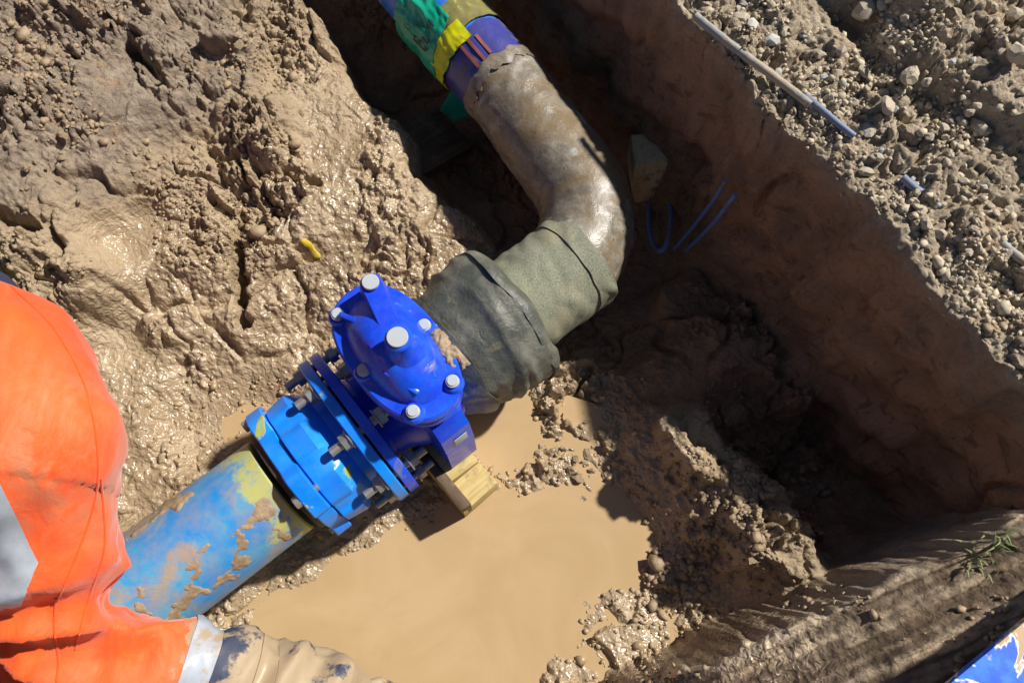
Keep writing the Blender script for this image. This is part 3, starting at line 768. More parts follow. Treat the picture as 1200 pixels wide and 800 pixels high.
bo = loft('gland_boss', [oval(.046, .050, .325, 2.2, 40, .007, -.03), oval(.034, .036, .345, 2.1, 40, .007, -.029), oval(.029, .029, .36, 2, 40, .007, -.028), oval(.0275, .0275, .392, 2, 40, .007, -.028), oval(.0245, .0245, .396, 2, 40, .007, -.028)], R, root, 28)
child('cap', cyl_mesh('cap', .0215, -.003, .003, M['bolt_cap']), bo, (.007, -.028, .3995), (0, math.pi / 2, 0))
for (x, y, a) in ((-.03, .09, .4), (.036, -.07, -.3), (-.036, -.075, .35)):
    r_ = box('rib', (.012, .085, .03), R, root, .004); r_.location = (x, y, .303); r_.rotation_euler = (-.25 if y > 0 else .25, 0, a)
# lug with a pale plate below the bonnet
lg = loft('foot_lug', [[(x, y, z) for (x, y) in ((-.040, -.205), (.036, -.205), (.036, -.12), (-.040, -.12))] if False else [(-.040, -.192 - d, z), (.038, -.192 - d, z), (.044, -.11, z), (-.046, -.11, z)] for z, d in ((-.108, .012), (.06, .014), (.155, .004), (.200, -.02))], R, root, 20)
bm = lg.data
pl = box('plate', (.034, .0015, .036), M['bolt_cap'], root, .0004); pl.location = (.006, -.2035, .105); pl.rotation_euler = (-.105, 0, 0)
mud_o = None
tag(root, 'royal blue gate valve with pale bolt caps on its domed bonnet', 'valve')
# mud lying on one edge of the bonnet
def blob_on(name, x0, x1, y0, y1, z0, thick, mat, parent, seed, freq=40, thr=0.0):
    nx, ny = max(6, int((x1 - x0) / .0025)), max(6, int((y1 - y0) / .0025))
    XX, YY = np.meshgrid(np.linspace(x0, x1, nx), np.linspace(y0, y1, ny), indexing='ij')
    ex = np.minimum((XX - x0) / (x1 - x0), (x1 - XX) / (x1 - x0)) * 2; ey = np.minimum((YY - y0) / (y1 - y0), (y1 - YY) / (y1 - y0)) * 2
    f = np.sqrt(np.clip(np.minimum(ex, ey) * 1.4, 0, 1)) - .45 + .55 * gn2(XX * freq, YY * freq, seed) + .25 * gn2(XX * freq * 2.6, YY * freq * 2.6, seed + 1) - thr
    h = np.where(f > 0, np.sqrt(np.clip(f, 0, 1)) * thick * (1 + .4 * gn2(XX * 130, YY * 130, seed + 2)), -.002)
    V = np.stack([XX, YY, z0 + h], -1).reshape(-1, 3)
    ii = np.arange(nx * ny).reshape(nx, ny)
    q = np.stack([ii[:-1, :-1], ii[1:, :-1], ii[1:, 1:], ii[:-1, 1:]], -1).reshape(-1, 4)
    q = q[(f > -.03).reshape(-1)[q].any(1)]
    us_ = np.unique(q); rm = np.full(nx * ny, -1); rm[us_] = np.arange(len(us_))
    me = np_mesh(name, V[us_], rm[q]); me.shade_smooth(); return put(name, me, mat, parent)
blob_on('mud_crust', .064, .106, -.125, .005, .275, .012, M['clod'], root, 5)
blob_on('mud_crust', -.02, .03, -.125, -.085, .293, .003, M['clod'], root, 8, 60, .25)

# ---- dark rubber wrap over the far flange + netted sleeve
root = axis_empty('wrapped_joint', .60)
def wrap_fn(x, th, r):
    c, s = math.cos(th), math.sin(th)
    w = .005 * n1(x * 5 + 1.5 * th, c * 1.6, s * 1.6, seed=3) + .0025 * n1(x * 26, c * 5, s * 5, seed=4)
    for x0, sk, ph, wd, am in ((-.022, .030, .2, .009, .0085), (.040, -.022, .9, .008, .0065), (-.066, .018, 1.4, .007, .005)):
        d = (x - x0 - sk * math.sin(th - ph) - .008 * n1(c * 2.5, s * 2.5, x0 * 30, seed=7)) / wd
        w += am * math.exp(-d * d if d < 0 else -d * d * .35) * max(0, .65 + n1(c * 1.4, s * 1.4, x0 * 9, seed=6))
    return x + .010 * n1(c * 2, s * 2, x * 4, seed=8), r + w * (1 if r > .145 else .3)
wp = [(-.115, .140), (-.108, .152), (-.085, .162), (-.04, .174), (0, .184), (.03, .190), (.06, .193), (.080, .193), (.090, .186), (.096, .172), (.099, .150), (.101, .138)]
prof = []
for i in range(len(wp) - 1):
    for k in range(5):
        f = k / 5; prof.append((wp[i][0] * (1 - f) + wp[i + 1][0] * f, wp[i][1] * (1 - f) + wp[i + 1][1] * f))
prof.append(wp[-1])
shell('rubber_wrap', prof, M['wrap'], root, .004, 120, wrap_fn, angle=60)
# loose outer lip of the wrap standing off the sleeve, and the tail tucked against the valve
def lip_fn(x, th, r):
    c, s = math.cos(th), math.sin(th)
    k = max(0, n1(c * 1.6, s * 1.6, 4, seed=9) + .3)
    return x + .012 * n1(c * 2.2, s * 2.2, 1, seed=10), r + .006 * k + .004 * n1(c * 5, s * 5, x * 20, seed=11)
shell('wrap_lip', [(.074, .1955), (.084, .1945), (.094, .188), (.102, .178), (.109, .166), (.113, .158)], M['wrap'], root, .003, 120, lip_fn, angle=60)
shell('wrap_tail', [(-.155, .128), (-.14, .136), (-.12, .150), (-.10, .166), (-.085, .172)], M['wrap'], root, .003, 120, lip_fn, angle=60)
def slv_fn(x, th, r):
    c, s = math.cos(th), math.sin(th)
    w = .0045 * n1(x * 30 + 1.2 * th, c * 2, s * 2, seed=13) + .005 * max(0, math.sin(x * 62 - 2.0 * th + n1(x * 9, c * 2, s * 2, seed=14) * 2)) * max(0, n1(c * 2, s * 2, x * 7, seed=15) + .25)
    return x + .005 * n1(c * 3, s * 3, 1, seed=16), r + w
shell('net_sleeve', fine_prof(.095, .315, .1325, .004), M['net'], root, .003, 120, slv_fn, angle=60)
shell('sleeve_hem', fine_prof(.285, .335, .1365, .004), M['net'], root, .0025, 120, slv_fn, angle=60)
blob = mud_crust('mud_crust', .03, .10, -.6, 1.2, .196, M['clod'], root, 31, .42, .005, 20)
tag(root, 'dark rubber wrapped joint with green-grey netted sleeve between valve and bend', 'pipe joint')

# ---- grey elbow
QB = at(586, 97, .30)
BD = Vector((-.585, .811, 0)).normalized()
# corner of the two centre lines
den = AD.x * (-BD.y) + BD.x * AD.y
def corner_pt():
    # P0 + AD*s = QB + BD*q
    a, b, c_, d = AD.x, -BD.x, AD.y, -BD.y
    ex, ey = QB.x - P0.x, QB.y - P0.y
    det = a * d - b * c_
    s = (ex * d - b * ey) / det; return s, P0 + AD * s
SC, CORN = corner_pt()
REL = .215
Lq = (Vector((QB.x, QB.y, 0)) - Vector((CORN.x, CORN.y, 0))).length
path = []
s0 = (.60 + .12) * SCL
turn = math.acos(max(-1, min(1, AD.dot(BD)))); tl = REL * math.tan(turn / 2)
for k in range(30): path.append(P0 + AD * (s0 + (SC - tl - s0) * k / 30))
a0 = CORN - AD * tl; nrm = Vector((-AD.y, AD.x, 0)); ctr = a0 + nrm * REL
for k in range(40):
    ph = turn * k / 40
    path.append(ctr + (AD * math.sin(ph) - nrm * math.cos(ph)) * REL)
b0 = CORN + BD * tl
LB = Lq - tl
for k in range(46): path.append(b0 + BD * (LB * k / 45))
n_ = len(path)
path = [Vector((p.x, p.y, AZ + .06 * max(0, (i - 45) / (n_ - 45)) ** 1.3)) for i, p in enumerate(path)]
def elb(i, th, r):
    c, s = math.cos(th), math.sin(th); p = path[i]
    k = .0022 * n1(p.x * 16 + c, p.y * 16, s * 2, seed=23) + .0035 * max(0, n1(p.x * 30 + c * 2, p.y * 30, s * 4, seed=24) - .12) * 2
    taper = 1 - .085 * max(0, (i - 70) / (n_ - 70))
    return r * taper + k * .7
root = empty('elbow_pipe', (path[45].x, path[45].y, AZ))
off = Vector(root.location)
tube('elbow', [p - off for p in path], .1255 * SCL, M['grey_pipe'], root, 96, elb, 60)
# ragged lip of old paper/tape where the grey pipe ends
eb = empty('x'); bpy.data.objects.remove(eb)
qend = path[-1]; BANG = math.atan2(BD.y, BD.x)
def rag(x, th, r):
    c, s = math.cos(th), math.sin(th)
    return x + .010 * n1(c * 4, s * 4, 2, seed=27) - (.012 * n1(c * 9, s * 9, 5, seed=28) if x < 0 else 0), r + .003 * n1(c * 7, s * 7, x * 40, seed=29)
o = shell('torn_lip', [(-.034, .113), (-.02, .1155), (-.006, .1165), (.006, .1145)], M['grey_pipe'], root, .003, 90, rag)
o.location = qend - off; o.rotation_euler = (0, 0, BANG)
tag(root, 'mud caked grey pipe bend turning from the netted sleeve', 'pipe bend')
box_ = None

# ---- taped pipe beyond, running under the far bank
root = empty('taped_pipe', (qend.x, qend.y, qend.z), BANG); root.scale = (SCL,) * 3
RT = .112
lathe('barrel', [(.002, .09), (.002, RT), *fine_prof(.02, 1.3, RT, .05), (1.3, .09)], M['plain_blue'], root, 72)
def tape_fn(seed, amp=.003, skew=0.0, ph=0.0):
    def fn(x, th, r):
        c, s = math.cos(th), math.sin(th)
        return x + skew * math.sin(th - ph) + .006 * n1(c * 3, s * 3, x * 3, seed=seed), r + amp * n1(x * 18, c * 4, s * 4, seed=seed + 1) + amp * .6 * n1(x * 50, c * 9, s * 9, seed=seed + 2)
    return fn
vt = shell('violet_tape', fine_prof(-.006, .126, .1155), M['violet_tape'], root, .003, 96, tape_fn(41, .0015), angle=60)
for k in range(3):
    th0 = .98 + k * .21
    shell('red_stripe', fine_prof(.004 + .006 * k, .105 - .008 * k, .1187), M['red_print'], vt, .0012, 5, tape_fn(41, .0015), th0, th0 + .075, 60)
shell('olive_tape', fine_prof(.118, .215, .1205), M['olive_tape'], root, .003, 96, tape_fn(44, .003, .018, .5), angle=60)
# local +y is the lower-left side of this run in plan, +z up
shell('yellow_tape', fine_prof(.112, .178, .1245), M['yellow_tape'], root, .003, 60, tape_fn(47, .004, .02, 2.6), -.7, 1.35, 60)
gt = shell('green_film', fine_prof(.170, .37, .1275, .005), M['green_film'], root, .002, 80, tape_fn(50, .005, .03, 1.2), -.9, 1.25, 60)
def mark(x, th, dx, dth, r=.134):
    return shell('print_mark', fine_prof(x, x + dx, r, .004), M['black_print'], gt, .0012, 5, tape_fn(50, .005, 0, 0), th, th + dth, 60)
for (x, th, dx, dth) in ((lambda L: [(a, b - 1.75, c_, d_) for a, b, c_, d_ in L])([(.178, 2.05, .030, .035), (.178, 2.05, .006, .13), (.204, 2.05, .006, .13), (.178, 2.26, .030, .035), (.178, 2.26, .006, .12), (.215, 2.02, .024, .03), (.215, 2.02, .006, .10), (.233, 2.02, .006, .10),
                         (.190, 2.45, .034, .03), (.206, 2.45, .006, .11), (.188, 2.62, .030, .03), (.236, 2.36, .03, .03), (.238, 2.36, .006, .11), (.26, 2.12, .026, .03)])):
    mark(x, th, dx, dth)
tag(root, 'blue pipe bound with violet, yellow and green tape beyond the grey bend', 'pipe')

# ---- loose green plastic flap hanging under the taped pipe
fp = at(538, 122, .10)
V, Fq = [], []
NX, NY = 22, 14
for i in range(NX):
    for j in range(NY):
        a, b = i / (NX - 1), j / (NY - 1)
        p = at(548 + 28 * (a - .5) * (1 + .9 * b) - 6 * b, 96 + 44 * b + 6 * (a - .5) ** 2 * -4 * b, .20 - .14 * b)
        p.z += .018 * math.sin(a * 9 + 2 * b) * b
        V.append((p.x + .01 * math.sin(a * 13) * b, p.y, p.z))
Fq = [(i * NY + j, i * NY + j + 1, (i + 1) * NY + j + 1, (i + 1) * NY + j) for i in range(NX - 1) for j in range(NY - 1)]
o = mk('plastic_flap', V, Fq, M['green_film'], None, 60)
bm = bmesh.new(); bm.from_mesh(o.data); bmesh.ops.solidify(bm, geom=bm.faces[:], thickness=.0015); bm.to_mesh(o.data); bm.free()
tag(o, 'loose dark green plastic flap hanging beneath the taped pipe', 'plastic sheet')

# ================================================================== TIMBERS
def timber(name, px, py, z, size, ang, mat, label, cat, rot=(0, 0), bevel=.003, wob=.002):
    p = at(px, py, z)
    o = box(name, size, mat, None, bevel, (0, 0, 0), wob)
    o.location = p; o.rotation_euler = (rot[0], rot[1], ang)
    return tag(o, label, cat)
timber('timber_block', 526, 541, .045, (.112, .26, .085), AANG + .04, M['timber'], 'wet yellow timber block under the royal blue valve, lower of two', 'timber block')
timber('timber_block', 514, 519, .110, (.098, .20, .040), AANG - .02, M['timber'], 'thin yellow timber packer squeezed between valve and lower block', 'timber block')
timber('timber_board', 504, 543, .085, (.026, .30, .10), AANG + .02, M['dark_timber'], 'dark wet board on edge beside the yellow timber blocks', 'board')
timber('timber_plank', 503, 168, .04, (.17, .20, .03), BANG + .1, M['dark_timber'], 'short brown plank lying in the shaded hollow beside the grey bend', 'plank', (.25, -.12))

# wooden stake leaning by the wall
p_top, p_bot = at(765, 173, .20), at(751, 243, -.06)
d = (p_top - p_bot); Ls = d.length
bm = bmesh.new()
rings = []
for (f, w) in ((0, .016), (.5, .048), (.62, .055), (1.0, .055)):
    rings.append([(sx_ * w, sy_ * w * .95, f * Ls) for (sx_, sy_) in ((-1, -1), (1, -1), (1, 1), (-1, 1))])
o = loft('timber_stake', rings, M['old_timber'], None, 20)
bm = bmesh.new(); bm.from_mesh(o.data); bmesh.ops.bevel(bm, geom=bm.edges[:], offset=.003, segments=2, affect='EDGES'); bm.to_mesh(o.data); bm.free()
o.location = p_bot; q = d.to_track_quat('Z', 'Y'); o.rotation_euler = (q @ Euler((0, 0, -.15)).to_quaternion()).to_euler()
tag(o, 'square wooden stake driven in at the foot of the trench wall', 'stake')

# ================================================================== CORDS AND DUCTS
def on_ground(pix, dz, z0=.64):
    out = []
    for px, py in pix:
        p = at(px, py, z0)
        for _ in range(3): p = at(px, py, ground_z(p.x, p.y) + dz)
        out.append(p)
    return out
ring = []
zl = ground_z(*at(773, 262, .03)[:2])
for k in range(40):
    a = 2 * math.pi * k / 40
    p = at(773 + 13 * math.cos(a) * 1.0, 256 + 38 * math.sin(a), zl + .055 + .04 * math.cos(a - .6))
    ring.append(p)
V, Fq = tube_vf(ring + [ring[0]], .0075, 10, False)
n_r = 10
o = mk('cord_loop', V, Fq, M['blue_cord'], None, 60)
tag(o, 'dark blue plastic loop lying below the wooden stake', 'strap')
o = tube('cord', catmull([at(790, 292, .07), at(815, 262, .21), at(838, 232, .35), at(850, 212, .45)], 8), .0055, M['blue_cord'], None, 10)
tag(o, 'thin blue cord leaning on the trench wall, one closer to the wooden stake', 'cord')
o = tube('cord', catmull([at(803, 294, .09), at(830, 268, .25), at(845, 250, .34), at(862, 228, .44)], 8), .0055, M['blue_cord'], None, 10)
tag(o, 'thin blue cord leaning on the trench wall, one farther from the wooden stake', 'cord')
def straight(pix, dz):
    zs = sorted(p.z for p in on_ground(pix, 0)); z = zs[len(zs) // 2] + dz
    return [at(px, py, z + .002 * math.sin(i * 1.3)) for i, (px, py) in enumerate(pix)]
def smooth_path(P):
    n = len(P); zs = sorted(p.z for p in P); z0 = zs[n // 2]
    k = np.polyfit(range(n), [min(max(p.z, z0 - .01), z0 + .012) for p in P], 1)
    return [Vector((p.x, p.y, k[1] + k[0] * i + .003 * math.sin(i * 1.3))) for i, p in enumerate(P)]
def smooth_path_old(P):
    zs = [p.z for p in P]; m = [sum(zs[max(0, i - 1):i + 2]) / len(zs[max(0, i - 1):i + 2]) for i in range(len(zs))]
    return [Vector((p.x, p.y, z)) for p, z in zip(P, m)]
o = tube('duct_pipe', catmull(straight([(815, 19), (832, 33), (862, 57), (896, 82), (925, 104), (950, 123)], .006), 8), .0092, M['grey_duct'], None, 16, lambda i, th, r: r * (1 + .06 * math.sin(i * 1.7)))
tag(o, 'old grey duct lying along the crumbling lip of the trench', 'duct')
o = tube('water_hose', catmull(straight([(944, 113), (962, 128), (982, 145), (1001, 160)], .003), 8), .0075, M['blue_duct'], None, 14)
tag(o, 'short length of blue hose showing in the bank beyond the duct', 'hose')
o = tube('hose_stub', catmull(straight([(1058, 208), (1070, 219), (1085, 230), (1100, 243)], .000), 8), .0085, M['blue_duct'], None, 14)
tag(o, 'half buried blue-grey hose stub with one end open on the bank', 'hose')
o = tube('hose_stub', catmull(straight([(1158, 272), (1175, 286), (1192, 300), (1215, 318)], -.002), 8), .0085, M['grey_duct'], None, 14)
tag(o, 'grey hose stub sunk in a groove among small stones', 'hose')

# ================================================================== BOARD, SCRAP, GRASS
p = at(1183, 788, .46)
e0, e1 = at(1100, 808, .46), at(1205, 721, .46)
ba = math.atan2(e1.y - e0.y, e1.x - e0.x)
ed = Vector((math.cos(ba), math.sin(ba), 0)); en = Vector((ed.y, -ed.x, 0))
o = box('painted_board', (.62, .34, .018), M['board'], None, .002)
zc = max(ground_z(*( (e0 + e1) / 2 + en * k + ed * j)[:2]) for k in (.01, .05, .09) for j in (-.09, 0, .09)) + .006
e0, e1 = at(1100, 808, zc), at(1205, 721, zc)
o.location = (e0 + e1) / 2 + en * .17; o.rotation_euler = (0, 0, ba)
tag(o, 'bright blue board with peeling tan patches lying above the cut ramp', 'board')
pp = on_ground([(353, 282), (375, 302)], .001, .12); pp = [pp[0], pp[0].lerp(pp[1], .35) + Vector((.004, .003, .003)), pp[0].lerp(pp[1], .7) + Vector((-.003, .002, .002)), pp[1]]
o = tube('plastic_scrap', catmull(pp, 4), [.004] + [.0085] * (len(catmull(pp, 4)) - 2) + [.003], M['yellow_scrap'], None, 9, lambda i, th, r: r * (.55 + .5 * abs(math.cos(th * 1.0 + .5))))
tag(o, 'small yellow plastic scrap pressed into the wet mud', 'scrap')
def grass_tuft(px, py, n, h, label):
    p = on_ground([(px, py)], -.002, .5)[0]
    root = empty('grass_tuft', p)
    for k in range(n):
        a = random.uniform(0, 6.28); L = h * random.uniform(.6, 1.2); w = .003
        bx, by = random.gauss(0, .016), random.gauss(0, .010)
        V, Fq = [], []
        for i in range(5):
            f = i / 4; out = L * f * f * .75
            cx_, cy_, cz = bx + math.cos(a) * out, by + math.sin(a) * out, L * f * (1 - .3 * f)
            ww = w * (1 - f) + .0003
            V += [(cx_ - math.sin(a) * ww, cy_ + math.cos(a) * ww, cz), (cx_ + math.sin(a) * ww, cy_ - math.cos(a) * ww, cz)]
        Fq = [(2 * i, 2 * i + 1, 2 * i + 3, 2 * i + 2) for i in range(4)]
        mk('blade', V, Fq, M['grass'], root, 80)
    tag(root, label, 'grass')
grass_tuft(1168, 637, 14, .032, 'taller small green grass tuft rooted on the cut ramp')
grass_tuft(1146, 657, 20, .026, 'low sprawling green grass tuft on the cut ramp')

# ================================================================== STONES AND CRUMBS
def rock_mesh(name, seed, mat, sub=2, flat=.7, rough=0.0):
    bm = bmesh.new(); bmesh.ops.create_icosphere(bm, subdivisions=sub, radius=1.0)
    rr = random.Random(seed); planes = [(Vector((rr.gauss(0, 1), rr.gauss(0, 1), rr.gauss(0, 1))).normalized(), rr.uniform(.55, .85)) for _ in range(9)]
    for v in bm.verts:
        for nrm_, dd in planes:
            k = v.co.dot(nrm_)
            if k > dd: v.co -= nrm_ * (k - dd)
        v.co *= 1 + .22 * n1(v.co.x * 1.6 + seed, v.co.y * 1.6, v.co.z * 1.6, seed=seed)
        if rough: v.co *= 1 + rough * (abs(n1(v.co.x * 3.1 + seed, v.co.y * 3.1, v.co.z * 3.1, seed=seed + 1)) - .3) + rough * .5 * n1(v.co.x * 6.5, v.co.y * 6.5 + seed, v.co.z * 6.5, seed=seed + 2)
        v.co.z *= flat
    me = bpy.data.meshes.new(name); bm.to_mesh(me); bm.free(); me.shade_smooth(); me.set_sharp_from_angle(angle=math.radians(16)); me.materials.append(mat)
    return me
rocks = [rock_mesh('stone', 100 + i, M['stone'], 2, random.uniform(.6, .9)) for i in range(9)]
clods = [rock_mesh('clod', 200 + i, M['clod'], 3, random.uniform(.5, .8), .30) for i in range(8)]
rr = random.Random(3)
def scatter_one(name, me, px, py, z0, r, sink=.35):
    p = on_ground([(px, py)], 0, z0)[0]
    o = child(name, me, ground, (p.x, p.y, p.z + r * (.6 - sink)), (rr.uniform(-.5, .5), rr.uniform(-.5, .5), rr.uniform(0, 6.28)))
    o.scale = (r * rr.uniform(.8, 1.25), r * rr.uniform(.75, 1.1), r * rr.uniform(.7, 1.0))
cnt = 0
while cnt < 120:                                        # stones on the high bank
    px, py = rr.uniform(800, 1215), rr.uniform(-10, 470)
    p = at(px, py, .66); u = p.x * UX + p.y * UY
    if u < RIM_U + .03: continue
    if rr.random() > .35 + .65 * float(sstep(-.3, .25, gn2(np.array([p.x * 3.3]), np.array([p.y * 3.3]), 111))[0]): continue
    scatter_one('stone', rocks[cnt % 9], px, py, .66, min(.030, .0065 * math.exp(abs(rr.gauss(0, .55)))), .3); cnt += 1
for (px, py, r) in ((1014, 408 - 205, .018), (1083, 265, .022), (1128, 213, .013), (1015, 138, .011), (870, 22, .020), (900, 50, .013), (1010, 15, .025), (960, 66, .016), (985, 62, .014), (1135, 295, .008), (1190, 65, .03)):
    scatter_one('stone', rocks[rr.randrange(9)], px, py, .66, r, .3)
for k in range(22):                                     # clods on the broken ridge and the ramp foot
    scatter_one('clod', clods[k % 8], rr.gauss(880, 40), rr.gauss(625, 30), .2, rr.uniform(.008, .018), .55)
for k in range(50):                                     # clods in the left bank
    scatter_one('clod', clods[k % 8], rr.uniform(0, 360), rr.uniform(0, 260), .3, rr.uniform(.006, .013), .55)
for k in range(14):
    scatter_one('clod', clods[k % 8], rr.uniform(650, 720), rr.uniform(430, 560), .05, rr.uniform(.006, .016), .5)
def at_v(px, py, z):
    rx = px - 600.0; k = 400.0 - py
    ry = FPX * _st + k * _ct; rz = -FPX * _ct + k * _st; tt = (z - CAM_Z) / rz
    return rx * tt, ry * tt
def crumbs(name, mat, n, region, size, seed, dens):
    r2 = np.random.RandomState(seed)
    bm = bmesh.new(); bmesh.ops.create_icosphere(bm, subdivisions=1, radius=1.0)
    bv = np.array([v.co for v in bm.verts]); bf = np.array([[v.index for v in f.verts] for f in bm.faces]); bm.free()
    px = r2.uniform(region[0], region[2], n * 4); py = r2.uniform(region[1], region[3], n * 4)
    x, y = at_v(px, py, region[4]); z = ground_zv(x, y); x, y = at_v(px, py, z); z = ground_zv(x, y)
    ok = np.nonzero(r2.rand(len(x)) < dens(x, y, z))[0][:n]
    x, y, z = x[ok], y[ok], z[ok]; m = len(x)
    r = size * np.exp(r2.randn(m) * .5)
    sc = np.stack([r * r2.uniform(.7, 1.4, m), r * r2.uniform(.6, 1.2, m), r * r2.uniform(.5, .9, m)], 1)
    j = bv[None] * (1 + r2.uniform(-.38, .38, (m, 12, 1))) * sc[:, None, :]
    a = r2.uniform(0, 6.28, m); c_, s_ = np.cos(a)[:, None], np.sin(a)[:, None]
    j = np.stack([j[..., 0] * c_ - j[..., 1] * s_, j[..., 0] * s_ + j[..., 1] * c_, j[..., 2]], -1)
    j = j + np.stack([x, y, z + r * .15], 1)[:, None, :]
    Fs = bf[None] + (12 * np.arange(m))[:, None, None]
    me = np_mesh(name, j.reshape(-1, 3), Fs.reshape(-1, 3)); me.materials.append(mat)
    o = put(name, me, None, ground); o['kind'] = 'stuff'; return o
def d_bank(x, y, z): return (x * UX + y * UY > RIM_U - .005) * (z > .58) * (.08 + .92 * sstep(-.1, .4, gn2(x * 4.1, y * 4.1, 131)))
crumbs('gravel', M['crumb'], 3200, (790, -20, 1220, 480, .66), .0034, 5, d_bank)
crumbs('clay_crumbs', M['clod'], 3000, (-20, -20, 360, 330, .28), .0040, 6, lambda x, y, z: sstep(-.1, .35, gn2(x * 3.6, y * 3.6, 141)))
crumbs('mud_crumbs', M['wet_crumb'], 1500, (200, 440, 870, 810, .01), .0036, 7, lambda x, y, z: ((z > -.003) & (z < .05)) * 1.0)
crumbs('ridge_crumbs', M['clod'], 1500, (740, 480, 1220, 810, .3), .0044, 8, lambda x, y, z: sstep(.0, .4, gn2(x * 5, y * 5, 151)) * np.where((x > .62) & (y < .25), .25, 1))

# ================================================================== WORKER
t = NT('orange_fabric')
base = t.mix(t.ramp(t.noise(7, 5, .6), .35, .68), (0.90, 0.085, 0.008), (0.93, 0.125, 0.018))
grime = t.ramp(t.noise(9, 7, .68, .5, stretch=(1.6, .7, 1)), .55, .72, 0, .65)
base = t.mix(grime, base, (0.40, 0.17, 0.06))
base = t.mix(t.math('MULTIPLY', t.attr('grime'), t.ramp(t.noise(26, 7, .7, .4, stretch=(1, .35, .6)), .36, .66, 0, .8)), base, (0.42, 0.24, 0.12))
mudm = t.attr('mud')
mk_ = t.ramp(t.math('ADD', mudm, t.math('MULTIPLY', t.math('SUBTRACT', t.noise(17, 7, .68), .5), 1.5)), .45, .6)
t.color(t.mix(mk_, base, t.mix(t.noise(40, 4), (0.30, 0.205, 0.115), (0.42, 0.31, 0.19)))); t.rough(t.math('ADD', t.math('MULTIPLY', mk_, -.15), .62)); t.spec(.3)
t.b.inputs['Sheen Weight'].default_value = .25
nb = t.bump(t.noise(420, 2, .5), .25, .0012); nb = t.bump(t.noise(14, 5, .6, 1.0), .35, .010, nb); t.bump(t.noise(38, 3, .5, 1.5, stretch=(1, .4, .7)), .3, .005, nb)
M['orange'] = t.m
def fabric(name, col, rough, lo):
    t = NT(name)
    m_ = t.ramp(t.math('ADD', t.attr('mud'), t.math('MULTIPLY', t.math('SUBTRACT', t.noise(17, 7, .68), .5), 1.6)), lo, lo + .18)
    t.color(t.mix(m_, t.mix(t.ramp(t.noise(20, 5), .35, .7), col, tuple(v * .8 for v in col)), (0.40, 0.30, 0.185))); t.rough(rough); t.spec(.4)
    t.bump(t.noise(300, 3, .6), .2, .001); M[name] = t.m
fabric('reflective_silver', (0.42, 0.45, 0.50), .42, .66)
fabric('navy_cloth', (0.045, 0.055, 0.095), .6, .74)
fabric('muddy_glove', (0.06, 0.07, 0.07), .5, .48)
fabric('work_trousers', (0.03, 0.04, 0.08), .7, .7)
fabric('boot_rubber', (0.02, 0.02, 0.02), .5, .6)
t = NT('skin'); t.color(t.mix(t.noise(20), (0.46, 0.27, 0.19), (0.54, 0.33, 0.24))); t.rough(.5); t.b.inputs['Subsurface Weight'].default_value = .1; M['skin'] = t.m
t = NT('hair'); t.color(t.mix(t.noise(90, 3, .6, stretch=(1, 1, .1)), (0.03, 0.02, 0.014), (0.08, 0.055, 0.035))); t.rough(.6); t.bump(t.noise(160, 3), .6, .004); M['hair'] = t.m

def blob_mesh(name, caps, voxel, smooth=6):
    """one continuous surface round tapered limbs: (p0, r0, p1, r1)"""
    bm = bmesh.new()
    for (p0, r0, p1, r1) in caps:
        p0, p1 = Vector(p0), Vector(p1); L = (p1 - p0).length
        k = max(1, int(L / (min(r0, r1) * .35)))
        for i in range(k + 1):
            f = i / k
            bmesh.ops.create_icosphere(bm, subdivisions=2, radius=r0 + (r1 - r0) * f, matrix=Matrix.Translation(p0.lerp(p1, f)))
    me = bpy.data.meshes.new(name); bm.to_mesh(me); bm.free()
    o = bpy.data.objects.new(name, me); COL.objects.link(o)
    r = o.modifiers.new('r', 'REMESH'); r.mode = 'VOXEL'; r.voxel_size = voxel
    if smooth:
        sm = o.modifiers.new('s', 'SMOOTH'); sm.factor = .5; sm.iterations = smooth
    bpy.context.view_layer.update()
    dg = bpy.context.evaluated_depsgraph_get()
    out = bpy.data.meshes.new_from_object(o.evaluated_get(dg))
    bpy.data.objects.remove(o); bpy.data.meshes.remove(me)
    out.name = name; out.shade_smooth(); return out
def mesh_arrays(me):
    co = np.empty(len(me.vertices) * 3, np.float32); me.vertices.foreach_get('co', co)
    no = np.empty(len(me.vertices) * 3, np.float32); me.vertex_normals.foreach_get('vector', no)
    return co.reshape(-1, 3), no.reshape(-1, 3)

C1 = at(-36, 466, .84)
S1, E1, W1 = at(30, 520, .84), at(62, 748, .60), at(385, 818, .385)
H1 = at(455, 862, .30)
CH = C1 + Vector((-.18, -.11, -.02)); PEL = Vector((-1.30, .52, .46))
S2 = C1 + Vector((-.38, -.25, -.02)); E2 = S2 + Vector((.04, -.25, -.22)); W2 = E2 + Vector((.16, -.06, -.17)); H2 = W2 + Vector((.10, -.02, -.07))
HEAD = CH + Vector((.10, -.17, .13)); NECK = CH + Vector((.04, -.06, .06))
LH, RH = PEL + Vector((.10, .08, -.02)), PEL + Vector((-.10, -.07, -.02))
LK, RK = Vector((-1.08, .44, .50)), Vector((-1.26, .18, .50))
LA, RA = Vector((-1.20, .50, 0)), Vector((-1.38, .26, 0))
for a_ in (LA, RA): a_.z = ground_z(a_.x, a_.y) + .10
FW = Vector((.62, -.78, 0))
worker = empty('person', (PEL.x, PEL.y, min(LA.z, RA.z) - .10))
wo = Vector(worker.location)
def rel(p): return Vector(p) - wo
def wput(name, me, mat, parent=worker):
    return put(name, me, mat, parent)
